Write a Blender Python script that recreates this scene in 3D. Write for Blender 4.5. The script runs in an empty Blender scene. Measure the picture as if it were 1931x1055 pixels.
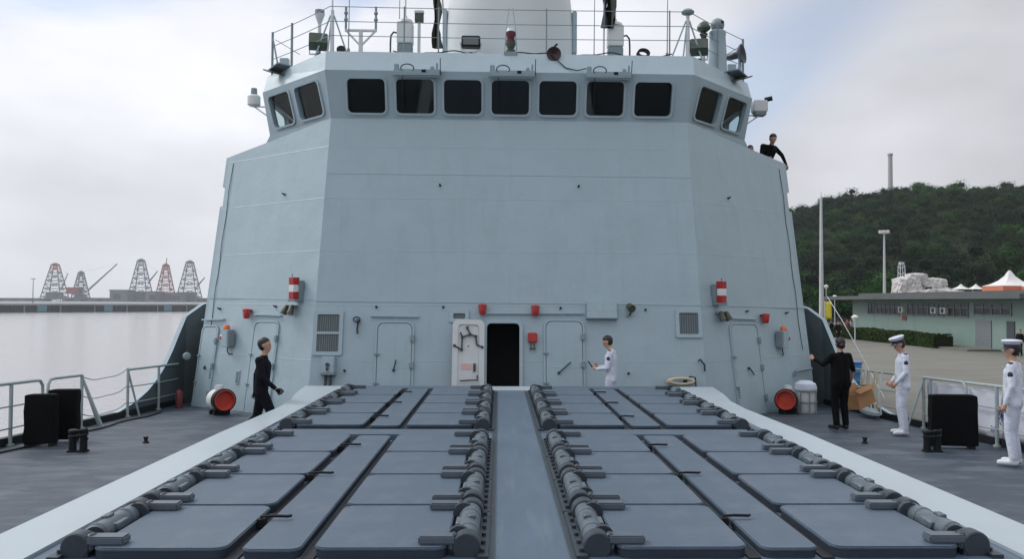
import bpy, bmesh, math, random
import numpy as np
from mathutils import Vector, Matrix
random.seed(7); rng = np.random.default_rng(7)
SC = bpy.context.scene; COL = SC.collection
R = math.radians

# ------------------------------------------------------------------ camera
F_PX, W_PX, H_PX = 1550.0, 1931.0, 1055.0
CAM = Vector((-0.2133, 0.0, 2.4)); YAW, PITCH, ROLL, PPX, PPY = 0.0278, 0.0267, 0.0057, 984.88, 527.5
_f = Vector((math.sin(YAW), math.cos(YAW), 0)); _r = Vector((math.cos(YAW), -math.sin(YAW), 0)); _u = Vector((0, 0, 1))
_f, _u = _f*math.cos(PITCH)+_u*math.sin(PITCH), _u*math.cos(PITCH)-_f*math.sin(PITCH)
_r, _u = _r*math.cos(ROLL)+_u*math.sin(ROLL), _u*math.cos(ROLL)-_r*math.sin(ROLL)
cd = bpy.data.cameras.new('camera'); co = bpy.data.objects.new('camera', cd); COL.objects.link(co)
cd.sensor_width = 36; cd.lens = 36*F_PX/W_PX; cd.shift_x = -(PPX-W_PX/2)/W_PX; cd.clip_start = .05; cd.clip_end = 20000
co.matrix_world = Matrix(((_r.x, _u.x, -_f.x, CAM.x), (_r.y, _u.y, -_f.y, CAM.y), (_r.z, _u.z, -_f.z, CAM.z), (0, 0, 0, 1)))
SC.camera = co

# ------------------------------------------------------------------ sky, sun, exposure
SUN_EL, SUN_AZ = 44, -66          # azimuth clockwise from +Y (ahead of the camera)
wd = bpy.data.worlds.new('World'); SC.world = wd; wd.use_nodes = True
nt = wd.node_tree; nt.nodes.clear()
def N(t, tree=None, **k):
    n = (tree or nt).nodes.new(t)
    for a, b in k.items(): setattr(n, a, b)
    return n
def math_n(tree, op, a, b=None, clamp=False):
    n = N('ShaderNodeMath', tree, operation=op, use_clamp=clamp)
    for i, v in enumerate((a, b)):
        if v is None: continue
        if isinstance(v, (int, float)): n.inputs[i].default_value = v
        else: tree.links.new(v, n.inputs[i])
    return n.outputs[0]
out = N('ShaderNodeOutputWorld'); bg = N('ShaderNodeBackground'); bg.inputs[1].default_value = .1
sky = N('ShaderNodeTexSky', sky_type='NISHITA', sun_disc=False, sun_elevation=R(SUN_EL), sun_rotation=R(SUN_AZ % 360), air_density=1.0, dust_density=.6, ozone_density=2.0)
tc = N('ShaderNodeTexCoord'); sep = N('ShaderNodeSeparateXYZ'); nt.links.new(tc.outputs['Generated'], sep.inputs[0])
mp = N('ShaderNodeMapping'); mp.inputs['Scale'].default_value = (1, 1, 2.2); mp.inputs['Location'].default_value = (.35, .1, .0); nt.links.new(tc.outputs['Generated'], mp.inputs[0])
nz = N('ShaderNodeTexNoise'); nz.inputs['Scale'].default_value = 2.3; nz.inputs['Detail'].default_value = 7; nz.inputs['Roughness'].default_value = .5; nz.inputs['Distortion'].default_value = .4
nt.links.new(mp.outputs[0], nz.inputs[0])
nz2 = N('ShaderNodeTexNoise'); nz2.inputs['Scale'].default_value = 3.1; nz2.inputs['Detail'].default_value = 6; nz2.inputs['Roughness'].default_value = .5
nt.links.new(mp.outputs[0], nz2.inputs[0])
zpos = math_n(nt, 'MAXIMUM', sep.outputs[2], 0.0)
lum = math_n(nt, 'MULTIPLY_ADD', zpos, 5.4); lum.node.inputs[2].default_value = 6.8
tex = math_n(nt, 'MULTIPLY_ADD', nz2.outputs[0], .8); tex.node.inputs[2].default_value = .62
lum = math_n(nt, 'MULTIPLY', lum, tex)
dsun = N('ShaderNodeVectorMath', operation='DOT_PRODUCT'); dsun.inputs[1].default_value = (math.sin(R(SUN_AZ)), math.cos(R(SUN_AZ)), .35); nt.links.new(tc.outputs['Generated'], dsun.inputs[0])
lum = math_n(nt, 'MULTIPLY', lum, math_n(nt, 'MULTIPLY_ADD', dsun.outputs['Value'], .30)); lum.node.inputs[1].links[0].from_node.inputs[2].default_value = .87   # thinner cloud toward the sun
cc = N('ShaderNodeVectorMath', operation='SCALE'); cc.inputs[0].default_value = (.975, .99, 1.055); nt.links.new(lum, cc.inputs['Scale'])
sk2 = N('ShaderNodeVectorMath', operation='SCALE'); nt.links.new(sky.outputs[0], sk2.inputs[0]); sk2.inputs['Scale'].default_value = 1.5
ramp = N('ShaderNodeMapRange', interpolation_type='SMOOTHSTEP'); ramp.inputs[1].default_value = .56; ramp.inputs[2].default_value = .74; ramp.inputs[3].default_value = 0; ramp.inputs[4].default_value = .75
nt.links.new(nz.outputs[0], ramp.inputs[0])
zf = N('ShaderNodeMapRange', interpolation_type='SMOOTHSTEP'); zf.inputs[1].default_value = .08; zf.inputs[2].default_value = .25; nt.links.new(sep.outputs[2], zf.inputs[0])
def rayw(px, py): return (_f + _r*((px-PPX)/F_PX) - _u*((py-PPY)/F_PX)).normalized()
ln = rayw(1640, -60).cross(rayw(1370, 215)).normalized(); md_ = rayw(1490, 70)
d1 = N('ShaderNodeVectorMath', operation='DOT_PRODUCT'); d1.inputs[1].default_value = ln; nt.links.new(tc.outputs['Generated'], d1.inputs[0])
d2 = N('ShaderNodeVectorMath', operation='DOT_PRODUCT'); d2.inputs[1].default_value = md_; nt.links.new(tc.outputs['Generated'], d2.inputs[0])
bw = N('ShaderNodeMapRange', interpolation_type='SMOOTHSTEP'); bw.inputs[1].default_value = .10; bw.inputs[2].default_value = .0; nt.links.new(math_n(nt, 'ABSOLUTE', d1.outputs['Value']), bw.inputs[0])
bl_ = N('ShaderNodeMapRange', interpolation_type='SMOOTHSTEP'); bl_.inputs[1].default_value = math.cos(R(17)); bl_.inputs[2].default_value = math.cos(R(7)); nt.links.new(d2.outputs['Value'], bl_.inputs[0])
brk = math_n(nt, 'MULTIPLY', bw.outputs[0], bl_.outputs[0]); wob = math_n(nt, 'MULTIPLY_ADD', nz2.outputs[0], 2.2); wob.node.inputs[2].default_value = .1
brk = math_n(nt, 'MULTIPLY', brk, wob, True)
gap = math_n(nt, 'MAXIMUM', math_n(nt, 'MULTIPLY', ramp.outputs[0], zf.outputs[0]), math_n(nt, 'MULTIPLY', brk, .5))
mx = N('ShaderNodeMix', data_type='RGBA'); nt.links.new(gap, mx.inputs[0]); nt.links.new(cc.outputs[0], mx.inputs[6]); nt.links.new(sk2.outputs[0], mx.inputs[7])
nt.links.new(mx.outputs[2], bg.inputs[0]); nt.links.new(bg.outputs[0], out.inputs[0])
sd = bpy.data.lights.new('sun', 'SUN'); sd.energy = 1.5; sd.angle = R(18); sd.color = (1, .97, .92)
so = bpy.data.objects.new('sun', sd); COL.objects.link(so)
_sd = Vector((math.sin(R(SUN_AZ))*math.cos(R(SUN_EL)), math.cos(R(SUN_AZ))*math.cos(R(SUN_EL)), math.sin(R(SUN_EL))))
so.rotation_euler = _sd.to_track_quat('Z', 'Y').to_euler(); so.location = (-30, 0, 60)
vs = SC.view_settings; vs.view_transform = 'Standard'; vs.look = 'None'; vs.gamma = 1; vs.exposure = 0.0; vs.use_curve_mapping = False
SC.cycles.use_denoising = True; SC.cycles.max_bounces = 6; SC.cycles.diffuse_bounces = 3; SC.cycles.transparent_max_bounces = 12
SC.cycles.caustics_reflective = False; SC.cycles.caustics_refractive = False

# ------------------------------------------------------------------ measuring helpers (pixel of the photo + a known distance -> place)
def ray(px, py): return _f + _r*((px-PPX)/F_PX) - _u*((py-PPY)/F_PX)
def at(px, py, Y): d = ray(px, py); return CAM + d*(Y/d.y)
def atz(px, py, z): d = ray(px, py); return CAM + d*((z-CAM.z)/d.z)
def dz(Y): return .07-.03*(Y-14.2)                    # the foredeck falls slightly aft
def ad(px, py):
    n = Vector((0, .03, 1)); d = ray(px, py); p0 = Vector((0, 14.2, .07)); return CAM + d*((p0-CAM).dot(n)/d.dot(n))

# ------------------------------------------------------------------ materials
def lin(r, g, b):
    f = lambda c: (c/255/12.92 if c <= 10 else ((c/255+.055)/1.055)**2.4)
    return (f(r), f(g), f(b), 1)
MATS = {}
def mat(name, rgb, rough=.5, metal=0, var=.12, scale=3, bump=0, bscale=40, stretch=(1, 1, 1), coat=0, spots=None, spec=.5):
    m = bpy.data.materials.new(name); m.use_nodes = True; t = m.node_tree; b = t.nodes['Principled BSDF']
    b.inputs['Roughness'].default_value = rough; b.inputs['Metallic'].default_value = metal; b.inputs['Specular IOR Level'].default_value = spec
    if coat: b.inputs['Coat Weight'].default_value = coat
    c = N('ShaderNodeTexCoord', t); mpn = N('ShaderNodeMapping', t); mpn.inputs['Scale'].default_value = stretch; t.links.new(c.outputs['Object'], mpn.inputs[0])
    n = N('ShaderNodeTexNoise', t); n.inputs['Scale'].default_value = scale; n.inputs['Detail'].default_value = 6; n.inputs['Roughness'].default_value = .6; t.links.new(mpn.outputs[0], n.inputs[0])
    r = N('ShaderNodeMapRange', t); r.inputs[1].default_value = .25; r.inputs[2].default_value = .75; r.inputs[3].default_value = 1-var; r.inputs[4].default_value = 1+var; t.links.new(n.outputs[0], r.inputs[0])
    v = N('ShaderNodeVectorMath', t, operation='SCALE'); v.inputs[0].default_value = rgb[:3]; t.links.new(r.outputs[0], v.inputs['Scale'])
    col = v.outputs[0]
    if spots:                                           # (colour, scale, threshold, stretch): worn or dirty patches
        s = N('ShaderNodeTexNoise', t); s.inputs['Scale'].default_value = spots[1]; s.inputs['Detail'].default_value = 8; s.inputs['Roughness'].default_value = .65
        m2 = N('ShaderNodeMapping', t); m2.inputs['Scale'].default_value = spots[3]; t.links.new(c.outputs['Object'], m2.inputs[0]); t.links.new(m2.outputs[0], s.inputs[0])
        rr = N('ShaderNodeMapRange', t); rr.inputs[1].default_value = spots[2]; rr.inputs[2].default_value = spots[2]+.16; rr.inputs[4].default_value = spots[4] if len(spots) > 4 else .6; t.links.new(s.outputs[0], rr.inputs[0])
        x = N('ShaderNodeMix', t, data_type='RGBA'); t.links.new(rr.outputs[0], x.inputs[0]); t.links.new(col, x.inputs[6]); x.inputs[7].default_value = spots[0]; col = x.outputs[2]
    t.links.new(col, b.inputs['Base Color'])
    r2 = N('ShaderNodeMapRange', t); r2.inputs[3].default_value = max(.02, rough-.1); r2.inputs[4].default_value = min(1, rough+.12); t.links.new(n.outputs[0], r2.inputs[0]); t.links.new(r2.outputs[0], b.inputs['Roughness'])
    if bump:
        n2 = N('ShaderNodeTexNoise', t); n2.inputs['Scale'].default_value = bscale; n2.inputs['Detail'].default_value = 4; t.links.new(mpn.outputs[0], n2.inputs[0])
        bp = N('ShaderNodeBump', t); bp.inputs['Strength'].default_value = 1; bp.inputs['Distance'].default_value = bump; t.links.new(n2.outputs[0], bp.inputs['Height']); t.links.new(bp.outputs[0], b.inputs['Normal'])
    MATS[name] = m; return m
GREY = (.350, .455, .508, 1)
mat('hull_paint', GREY, .42, var=.045, scale=1.1, bump=.022, bscale=1.7, spots=((.28, .345, .36, 1), 1.3, .52, (2.6, 2.6, .22), .22))
_t = MATS['hull_paint'].node_tree; _b = _t.nodes['Principled BSDF']; _c = N('ShaderNodeTexCoord', _t)      # plating dished between the frames behind it
_br = N('ShaderNodeTexBrick', _t, offset=.5); _br.inputs['Scale'].default_value = 1; _br.inputs['Brick Width'].default_value = 2.4; _br.inputs['Row Height'].default_value = 1.15; _br.inputs['Mortar Size'].default_value = .012; _br.inputs['Mortar Smooth'].default_value = .6
_mm = N('ShaderNodeMapping', _t); _mm.inputs['Rotation'].default_value = (R(90), 0, 0); _t.links.new(_c.outputs['Object'], _mm.inputs[0]); _t.links.new(_mm.outputs[0], _br.inputs[0])
_bb = N('ShaderNodeBump', _t); _bb.inputs['Distance'].default_value = .006; _bb.inputs['Strength'].default_value = .55; _t.links.new(_br.outputs['Fac'], _bb.inputs['Height']); _t.links.new(_b.inputs['Normal'].links[0].from_socket, _bb.inputs['Normal']); _t.links.new(_bb.outputs[0], _b.inputs['Normal'])
mat('hull_dark', (.21, .26, .285, 1), .45, var=.08, scale=2)
mat('bulwark_shade', (.10, .126, .132, 1), .5, var=.15, scale=3)  # darkened hull colour, with the shade of the inboard face painted in
mat('white_paint', (.37, .435, .475, 1), .36, var=.04, scale=2, spots=((.34, .37, .39, 1), 1.6, .58, (1, .35, 1), .35))
mat('fitting_white', (.62, .65, .66, 1), .4, var=.05, scale=6)
mat('radome', (.60, .64, .65, 1), .4, var=.03, scale=2)
mat('lid_paint', (.076, .110, .152, 1), .5, var=.22, scale=80, bump=.003, bscale=120, spots=((.118, .150, .186, 1), 3.2, .50, (1, 1, 1), .55))
mat('hinge_paint', (.032, .043, .056, 1), .42, var=.16, scale=9, bump=.001, bscale=60)
mat('arm_paint', (.088, .112, .138, 1), .4, var=.15, scale=8, spots=((.08, .10, .12, 1), 6, .55, (1, 1, 1), .5))
mat('barrel_paint', (.105, .135, .16, 1), .38, var=.14, scale=6, spots=((.045, .06, .075, 1), 5, .5, (1, 1, 1), .5))
mat('lid_side_shade', (.022, .032, .048, 1), .55, var=.2, scale=12)  # darker copy of the lid paint: shade put into the side faces
mat('platform_paint', (.085, .124, .172, 1), .5, var=.1, scale=5, bump=.0012, bscale=120, stretch=(1, .3, 1), spots=((.145, .18, .215, 1), 3.0, .55, (3, .25, 1), .5))
mat('deck_paint', (.030, .048, .070, 1), .55, var=.24, scale=7, bump=.006, bscale=45, spots=((.088, .112, .140, 1), 2.1, .46, (.6, 1.2, 1), .8))
mat('groove_shade', (.012, .015, .02, 1), .6, var=.2)  # near-black colour for the shade in the lid grooves
mat('black_metal', (.011, .013, .015, 1), .45, var=.3, scale=8, spec=.25)
mat('tarpaulin', (.0035, .004, .005, 1), .75, var=.3, scale=4, bump=.02, bscale=7, spec=.12)
mat('rail_paint', (.33, .405, .41, 1), .45, var=.12, scale=8)
mat('steel', (.35, .37, .38, 1), .35, metal=.6, var=.1)
mat('red_paint', (.42, .02, .02, 1), .4, var=.15, scale=8)
mat('red_lamp', (.5, .035, .03, 1), .25, var=.15, scale=9, coat=.5)
mat('orange_lamp', (.75, .16, .03, 1), .25, var=.1, coat=.5)
mat('duct_red', (.52, .05, .025, 1), .55, var=.25, scale=6)
mat('white_stripe', (.75, .75, .74, 1), .45, var=.05)
mat('lamp_glass', (.10, .12, .12, 1), .1, var=.1, coat=.5)
mat('green_lamp', (.05, .075, .05, 1), .4, var=.3, scale=10)
mat('olive', (.06, .07, .05, 1), .5, var=.2)
mat('mesh_grille', (.10, .13, .14, 1), .5, var=.1)
mat('grille_slat', (.20, .24, .25, 1), .5, var=.1)
mat('rope', (.55, .5, .36, 1), .8, var=.2, scale=20)
mat('cardboard', (.42, .23, .10, 1), .75, var=.12, scale=6)
mat('cardboard_in', (.30, .16, .07, 1), .8, var=.12, scale=6)
mat('blue_plastic', (.03, .17, .40, 1), .4, var=.08)
mat('banner', (.62, .64, .72, 1), .7, var=.05, scale=2, bump=.01, bscale=3)
mat('blue_print', (.03, .03, .22, 1), .6, var=.1)
mat('skin', (.50, .29, .20, 1), .5, var=.06, scale=14)
mat('hair', (.012, .010, .010, 1), .5, var=.3, scale=40)
mat('navy_cloth', (.007, .008, .013, 1), .8, var=.25, scale=12, bump=.015, bscale=12, spec=.12)
mat('black_cloth', (.005, .005, .006, 1), .85, var=.25, scale=12, bump=.015, bscale=12, spec=.12)
mat('white_cloth', (.62, .66, .76, 1), .75, var=.05, scale=8, bump=.02, bscale=11)
mat('black_shoe', (.01, .01, .01, 1), .3, var=.2)
mat('white_shoe', (.66, .68, .73, 1), .45, var=.05)
mat('insignia', (.02, .022, .05, 1), .6, var=.2)
mat('pink_print', (.70, .42, .42, 1), .5, var=.15, scale=20)
mat('concrete', (.165, .162, .138, 1), .85, var=.10, scale=.35, bump=.004, bscale=30, spots=((.115, .112, .10, 1), .22, .47, (1, 2.6, 1), .75))
mat('quay_wall', (.20, .20, .19, 1), .85, var=.2, scale=.6)
mat('green_wall', (.205, .295, .265, 1), .7, var=.06, scale=.8, spots=((.15, .215, .195, 1), .9, .52, (1, 1, .3), .5))
mat('roof_slab', (.10, .115, .118, 1), .8, var=.15, scale=1)
mat('win_glass', (.02, .028, .032, 1), .08, var=.2, coat=.3)
mat('win_frame', (.20, .25, .245, 1), .6, var=.1)
mat('grey_door', (.17, .19, .21, 1), .6, var=.15, scale=2, stretch=(1, 1, 8))
mat('sign_red', (.22, .03, .045, 1), .5, var=.1)
mat('horn_dark', (.035, .012, .014, 1), .4, var=.2)
mat('sign_dark', (.12, .02, .03, 1), .5, var=.1)
mat('yellow_cloth', (.72, .62, .05, 1), .7, var=.1)
mat('pole_paint', (.50, .53, .55, 1), .5, var=.08, scale=2)
mat('tent_white', (.68, .67, .66, 1), .7, var=.06)
mat('tent_orange', (.62, .20, .11, 1), .7, var=.25, scale=8, stretch=(6, 6, .2))
mat('white_rock', (.58, .56, .55, 1), .85, var=.3, scale=2.2, bump=.3, bscale=2.6, spots=((.16, .15, .15, 1), 1.6, .52, (1, 1, 1), .7))
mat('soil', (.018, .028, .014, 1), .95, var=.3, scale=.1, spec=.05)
mat('bark', (.06, .045, .035, 1), .9, var=.3, scale=6)
mat('dock_concrete', (.22, .24, .25, 1), .85, var=.2, scale=.05)
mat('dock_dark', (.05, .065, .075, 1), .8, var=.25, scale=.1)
mat('dock_blue', (.10, .22, .27, 1), .7, var=.2)
mat('crane_grey', (.12, .15, .20, 1), .6, var=.2, scale=.2)
mat('crane_red', (.27, .065, .055, 1), .6, var=.2, scale=.2)
mat('ware_grey', (.13, .15, .16, 1), .8, var=.2, scale=.1)
mat('tower_grey', (.40, .38, .40, 1), .8, var=.1, scale=.2)
mat('interior_shade', (.02, .025, .025, 1), .8, var=.2)  # near-black stands in for the lack of light in rooms and openings
def leafmat(name, rgb, trans=.25):
    m = mat(name, rgb, .6, var=.0); t = m.node_tree; b = t.nodes['Principled BSDF']
    a = N('ShaderNodeVertexColor', t, layer_name='tint'); x = N('ShaderNodeMix', t, data_type='RGBA', blend_type='MULTIPLY'); x.inputs[0].default_value = 1
    src = b.inputs['Base Color'].links[0].from_socket; t.links.new(src, x.inputs[6]); t.links.new(a.outputs[0], x.inputs[7]); t.links.new(x.outputs[2], b.inputs['Base Color']); b.inputs['Specular IOR Level'].default_value = .04
    tr = N('ShaderNodeBsdfTranslucent', t); t.links.new(x.outputs[2], tr.inputs[0]); ms = N('ShaderNodeMixShader', t); ms.inputs[0].default_value = trans
    o = t.nodes['Material Output']; t.links.new(b.outputs[0], ms.inputs[1]); t.links.new(tr.outputs[0], ms.inputs[2]); t.links.new(ms.outputs[0], o.inputs[0]); return m
leafmat('leaf', (.015, .043, .017, 1), .12); leafmat('hedge_leaf', (.036, .062, .018, 1))
# tinted bridge glass
m = bpy.data.materials.new('bridge_glass'); m.use_nodes = True; t = m.node_tree; t.nodes.remove(t.nodes['Principled BSDF'])
tr = N('ShaderNodeBsdfTransparent', t); tr.inputs[0].default_value = (.86, .91, .91, 1); gl = N('ShaderNodeBsdfGlossy', t); gl.inputs['Roughness'].default_value = .03
fr = N('ShaderNodeLayerWeight', t); fr.inputs[0].default_value = .12; ms = N('ShaderNodeMixShader', t)
pw_ = math_n(t, 'POWER', fr.outputs[1], 3.0); fa = math_n(t, 'MULTIPLY_ADD', pw_, .8); fa.node.inputs[2].default_value = .03; t.links.new(fa, ms.inputs[0]); t.links.new(tr.outputs[0], ms.inputs[1]); t.links.new(gl.outputs[0], ms.inputs[2]); t.links.new(ms.outputs[0], t.nodes['Material Output'].inputs[0]); MATS['bridge_glass'] = m
# water
m = bpy.data.materials.new('harbour_water'); m.use_nodes = True; t = m.node_tree; b = t.nodes['Principled BSDF']
b.inputs['Base Color'].default_value = (.36, .36, .36, 1); b.inputs['Roughness'].default_value = .12; b.inputs['IOR'].default_value = 1.33
c = N('ShaderNodeTexCoord', t); hs = []
for sc_, dist, st in ((.30, .12, (1, 1.6, 1)), (1.3, .11, (1, 1.4, 1))):
    mpn = N('ShaderNodeMapping', t); mpn.inputs['Scale'].default_value = st; t.links.new(c.outputs['Object'], mpn.inputs[0])
    n = N('ShaderNodeTexNoise', t); n.inputs['Scale'].default_value = sc_; n.inputs['Detail'].default_value = 5; t.links.new(mpn.outputs[0], n.inputs[0])
    bp = N('ShaderNodeBump', t); bp.inputs['Distance'].default_value = dist; bp.inputs['Strength'].default_value = 1; t.links.new(n.outputs[0], bp.inputs['Height'])
    if hs: t.links.new(hs[-1], bp.inputs['Normal'])
    hs.append(bp.outputs[0])
t.links.new(hs[-1], b.inputs['Normal']); MATS['harbour_water'] = m

# ------------------------------------------------------------------ mesh builder
def basis(d):
    d = Vector(d).normalized(); a = Vector((0, 0, 1)) if abs(d.z) < .9 else Vector((1, 0, 0))
    x = a.cross(d).normalized(); return x, d.cross(x), d
class MB:
    def __init__(s): s.v = []; s.f = []; s.m = []; s.cur = 0
    def add(s, vs, fs):
        k = len(s.v); s.v += [tuple(p) for p in vs]
        for f in fs: s.f.append([i+k for i in f]); s.m.append(s.cur)
        return s
    def mat(s, i): s.cur = i; return s
    def box(s, c, d, rot=None):
        vs = [Vector((sx*d[0]/2, sy*d[1]/2, sz*d[2]/2)) for sx in (-1, 1) for sy in (-1, 1) for sz in (-1, 1)]
        if rot is not None: vs = [rot @ p for p in vs]
        c = Vector(c)
        return s.add([c+p for p in vs], [(0, 1, 3, 2), (4, 6, 7, 5), (0, 4, 5, 1), (2, 3, 7, 6), (0, 2, 6, 4), (1, 5, 7, 3)])
    def cyl(s, p0, p1, r0, r1=None, n=10, caps=True):
        p0, p1 = Vector(p0), Vector(p1); r1 = r0 if r1 is None else r1; x, y, d = basis(p1-p0)
        vs = []
        for p, r in ((p0, r0), (p1, r1)):
            for i in range(n): a = 2*math.pi*i/n; vs.append(p+x*(r*math.cos(a))+y*(r*math.sin(a)))
        fs = [(i, (i+1) % n, n+(i+1) % n, n+i) for i in range(n)]
        if caps: fs += [tuple(range(n-1, -1, -1)), tuple(range(n, 2*n))]
        return s.add(vs, fs)
    def tube(s, pts, r, n=8, closed=False):
        pts = [Vector(p) for p in pts]; vs = []; x = None; k = len(pts)
        for i, p in enumerate(pts):
            d = (pts[min(i+1, k-1)]-pts[max(i-1, 0)]).normalized()
            if x is None: x = basis(d)[0]
            x = (x-d*x.dot(d)).normalized(); y = d.cross(x); rr = r[i] if isinstance(r, (list, tuple)) else r
            for j in range(n): a = 2*math.pi*j/n; vs.append(p+x*(rr*math.cos(a))+y*(rr*math.sin(a)))
        fs = [(i*n+j, i*n+(j+1) % n, (i+1)*n+(j+1) % n, (i+1)*n+j) for i in range(k-1) for j in range(n)]
        fs += [tuple(range(n-1, -1, -1)), tuple(range((k-1)*n, k*n))]
        return s.add(vs, fs)
    def lathe(s, prof, o=(0, 0, 0), ax=(0, 0, 1), n=20):     # prof: (radius, height)
        x, y, d = basis(ax); o = Vector(o); vs = []; k = len(prof)
        for r, h in prof:
            for j in range(n): a = 2*math.pi*j/n; vs.append(o+d*h+x*(r*math.cos(a))+y*(r*math.sin(a)))
        fs = [(i*n+j, i*n+(j+1) % n, (i+1)*n+(j+1) % n, (i+1)*n+j) for i in range(k-1) for j in range(n)]
        if prof[0][0] > 1e-4: fs.append(tuple(range(n-1, -1, -1)))
        if prof[-1][0] > 1e-4: fs.append(tuple(range((k-1)*n, k*n)))
        return s.add(vs, fs)
    def ell(s, c, r, n=14, k=9, lo=-90, hi=90):
        r = (r, r, r) if isinstance(r, (int, float)) else r; vs = []; c = Vector(c)
        for i in range(k):
            e = R(lo+(hi-lo)*i/(k-1)); 
            for j in range(n): a = 2*math.pi*j/n; vs.append(c+Vector((r[0]*math.cos(e)*math.cos(a), r[1]*math.cos(e)*math.sin(a), r[2]*math.sin(e))))
        return s.add(vs, [(i*n+j, i*n+(j+1) % n, (i+1)*n+(j+1) % n, (i+1)*n+j) for i in range(k-1) for j in range(n)])
    def prism(s, poly, h, M=None):                          # poly in xy, extruded z 0..h, placed by M
        n = len(poly); vs = [Vector((p[0], p[1], 0)) for p in poly]+[Vector((p[0], p[1], h)) for p in poly]
        if M is not None: vs = [M @ p for p in vs]
        return s.add(vs, [tuple(range(n-1, -1, -1)), tuple(range(n, 2*n))]+[(i, (i+1) % n, n+(i+1) % n, n+i) for i in range(n)])
    def ring(s, outer, inner, h, M=None):                   # frame: two outlines of equal point count
        n = len(outer); vs = [Vector((p[0], p[1], z)) for z in (0, h) for pl in (outer, inner) for p in pl]
        if M is not None: vs = [M @ p for p in vs]
        fs = []
        for i in range(n):
            j = (i+1) % n; o0, o1, i0, i1 = i, j, n+i, n+j; O0, O1, I0, I1 = 2*n+i, 2*n+j, 3*n+i, 3*n+j
            fs += [(o0, o1, O1, O0), (i1, i0, I0, I1), (O0, O1, I1, I0), (o1, o0, i0, i1)]
        return s.add(vs, fs)
    def mesh(s, name, mats, smooth=False, bevel=0, seg=2, weld=False):
        me = bpy.data.meshes.new(name); me.from_pydata(s.v, [], s.f)
        for q in (mats if isinstance(mats, (list, tuple)) else [mats]): me.materials.append(MATS[q])
        me.polygons.foreach_set('material_index', s.m)
        bm = bmesh.new(); bm.from_mesh(me)
        if weld: bmesh.ops.remove_doubles(bm, verts=bm.verts, dist=1e-4)
        if bevel:
            es = [e for e in bm.edges if len(e.link_faces) == 2 and e.calc_face_angle(0) > .7]
            bmesh.ops.bevel(bm, geom=es, offset=bevel, segments=seg, affect='EDGES', clamp_overlap=True)
        bmesh.ops.recalc_face_normals(bm, faces=bm.faces); bm.to_mesh(me); bm.free()
        if smooth:
            me.polygons.foreach_set('use_smooth', [True]*len(me.polygons))
            me.set_sharp_from_angle(angle=R(38))
        me.update(); return me
    def build(s, name, mats, parent=None, smooth=True, bevel=0, seg=2, M=None):
        o = bpy.data.objects.new(name, s.mesh(name, mats, smooth, bevel, seg)); COL.objects.link(o); o.parent = parent
        if M is not None: o.matrix_local = M
        return o
def tag(o, label=None, cat=None, group=None, kind=None):
    for k, v in (('label', label), ('category', cat), ('group', group), ('kind', kind)):
        if v: o[k] = v
    return o
def empty(name, M=None, loc=None, rz=0):
    o = bpy.data.objects.new(name, None); COL.objects.link(o); o.empty_display_size = .2
    if M is not None: o.matrix_world = M
    elif loc is not None: o.matrix_world = Matrix.Translation(Vector(loc)) @ Matrix.Rotation(rz, 4, 'Z')
    return o
def clone(o, parent=None, M=None):
    c = o.copy(); COL.objects.link(c); c.parent = parent
    if M is not None: c.matrix_world = M
    for ch in [q for q in bpy.data.objects if q.parent == o]: clone(ch, c)
    return c
def rrect(w, h, r, k=5, cx=0, cy=0):
    p = []
    for sx, sy, a0 in ((1, 1, 0), (-1, 1, 90), (-1, -1, 180), (1, -1, 270)):
        for i in range(k+1):
            a = R(a0+90*i/k); p.append((cx+sx*(w/2-r)+r*math.cos(a), cy+sy*(h/2-r)+r*math.sin(a)))
    return p
def frame_of(P, u, n):
    u = Vector(u).normalized(); n = Vector(n).normalized(); v = n.cross(u); 
    return Matrix(((u.x, -n.x, v.x, P[0]), (u.y, -n.y, v.y, P[1]), (u.z, -n.z, v.z, P[2]), (0, 0, 0, 1)))
XZ = Matrix(((1, 0, 0, 0), (0, 0, -1, 0), (0, 1, 0, 0), (0, 0, 0, 1)))   # xy outline -> xz plane, height -> -y (out of a wall)

# ================================================================== SETTING
WATER_Z, QUAY_Z = -6.6, -.95
def sheet(name, pts, mname, faces=None, kind='structure', z=None):
    o = MB().add(pts, faces or [tuple(range(len(pts)))]).build(name, mname, smooth=False); return tag(o, kind=kind)
sheet('water', [(-1900, -300, WATER_Z), (1900, -300, WATER_Z), (1900, 2400, WATER_Z), (-1900, 2400, WATER_Z)], 'harbour_water')
# quay: apron slab with its sea wall
mb = MB(); q0, q1 = 9.6, 900
mb.add([(q0, -120, QUAY_Z), (q1, -120, QUAY_Z), (q1, 700, QUAY_Z), (q0, 700, QUAY_Z), (q0, -120, WATER_Z-2), (q0, 700, WATER_Z-2)], [(0, 1, 2, 3)]).mat(1).add([(q0, -120, QUAY_Z), (q0, 700, QUAY_Z), (q0, 700, WATER_Z-2), (q0, -120, WATER_Z-2)], [(0, 1, 2, 3)])
tag(mb.build('quay', ['concrete', 'quay_wall'], smooth=False), kind='structure')
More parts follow.
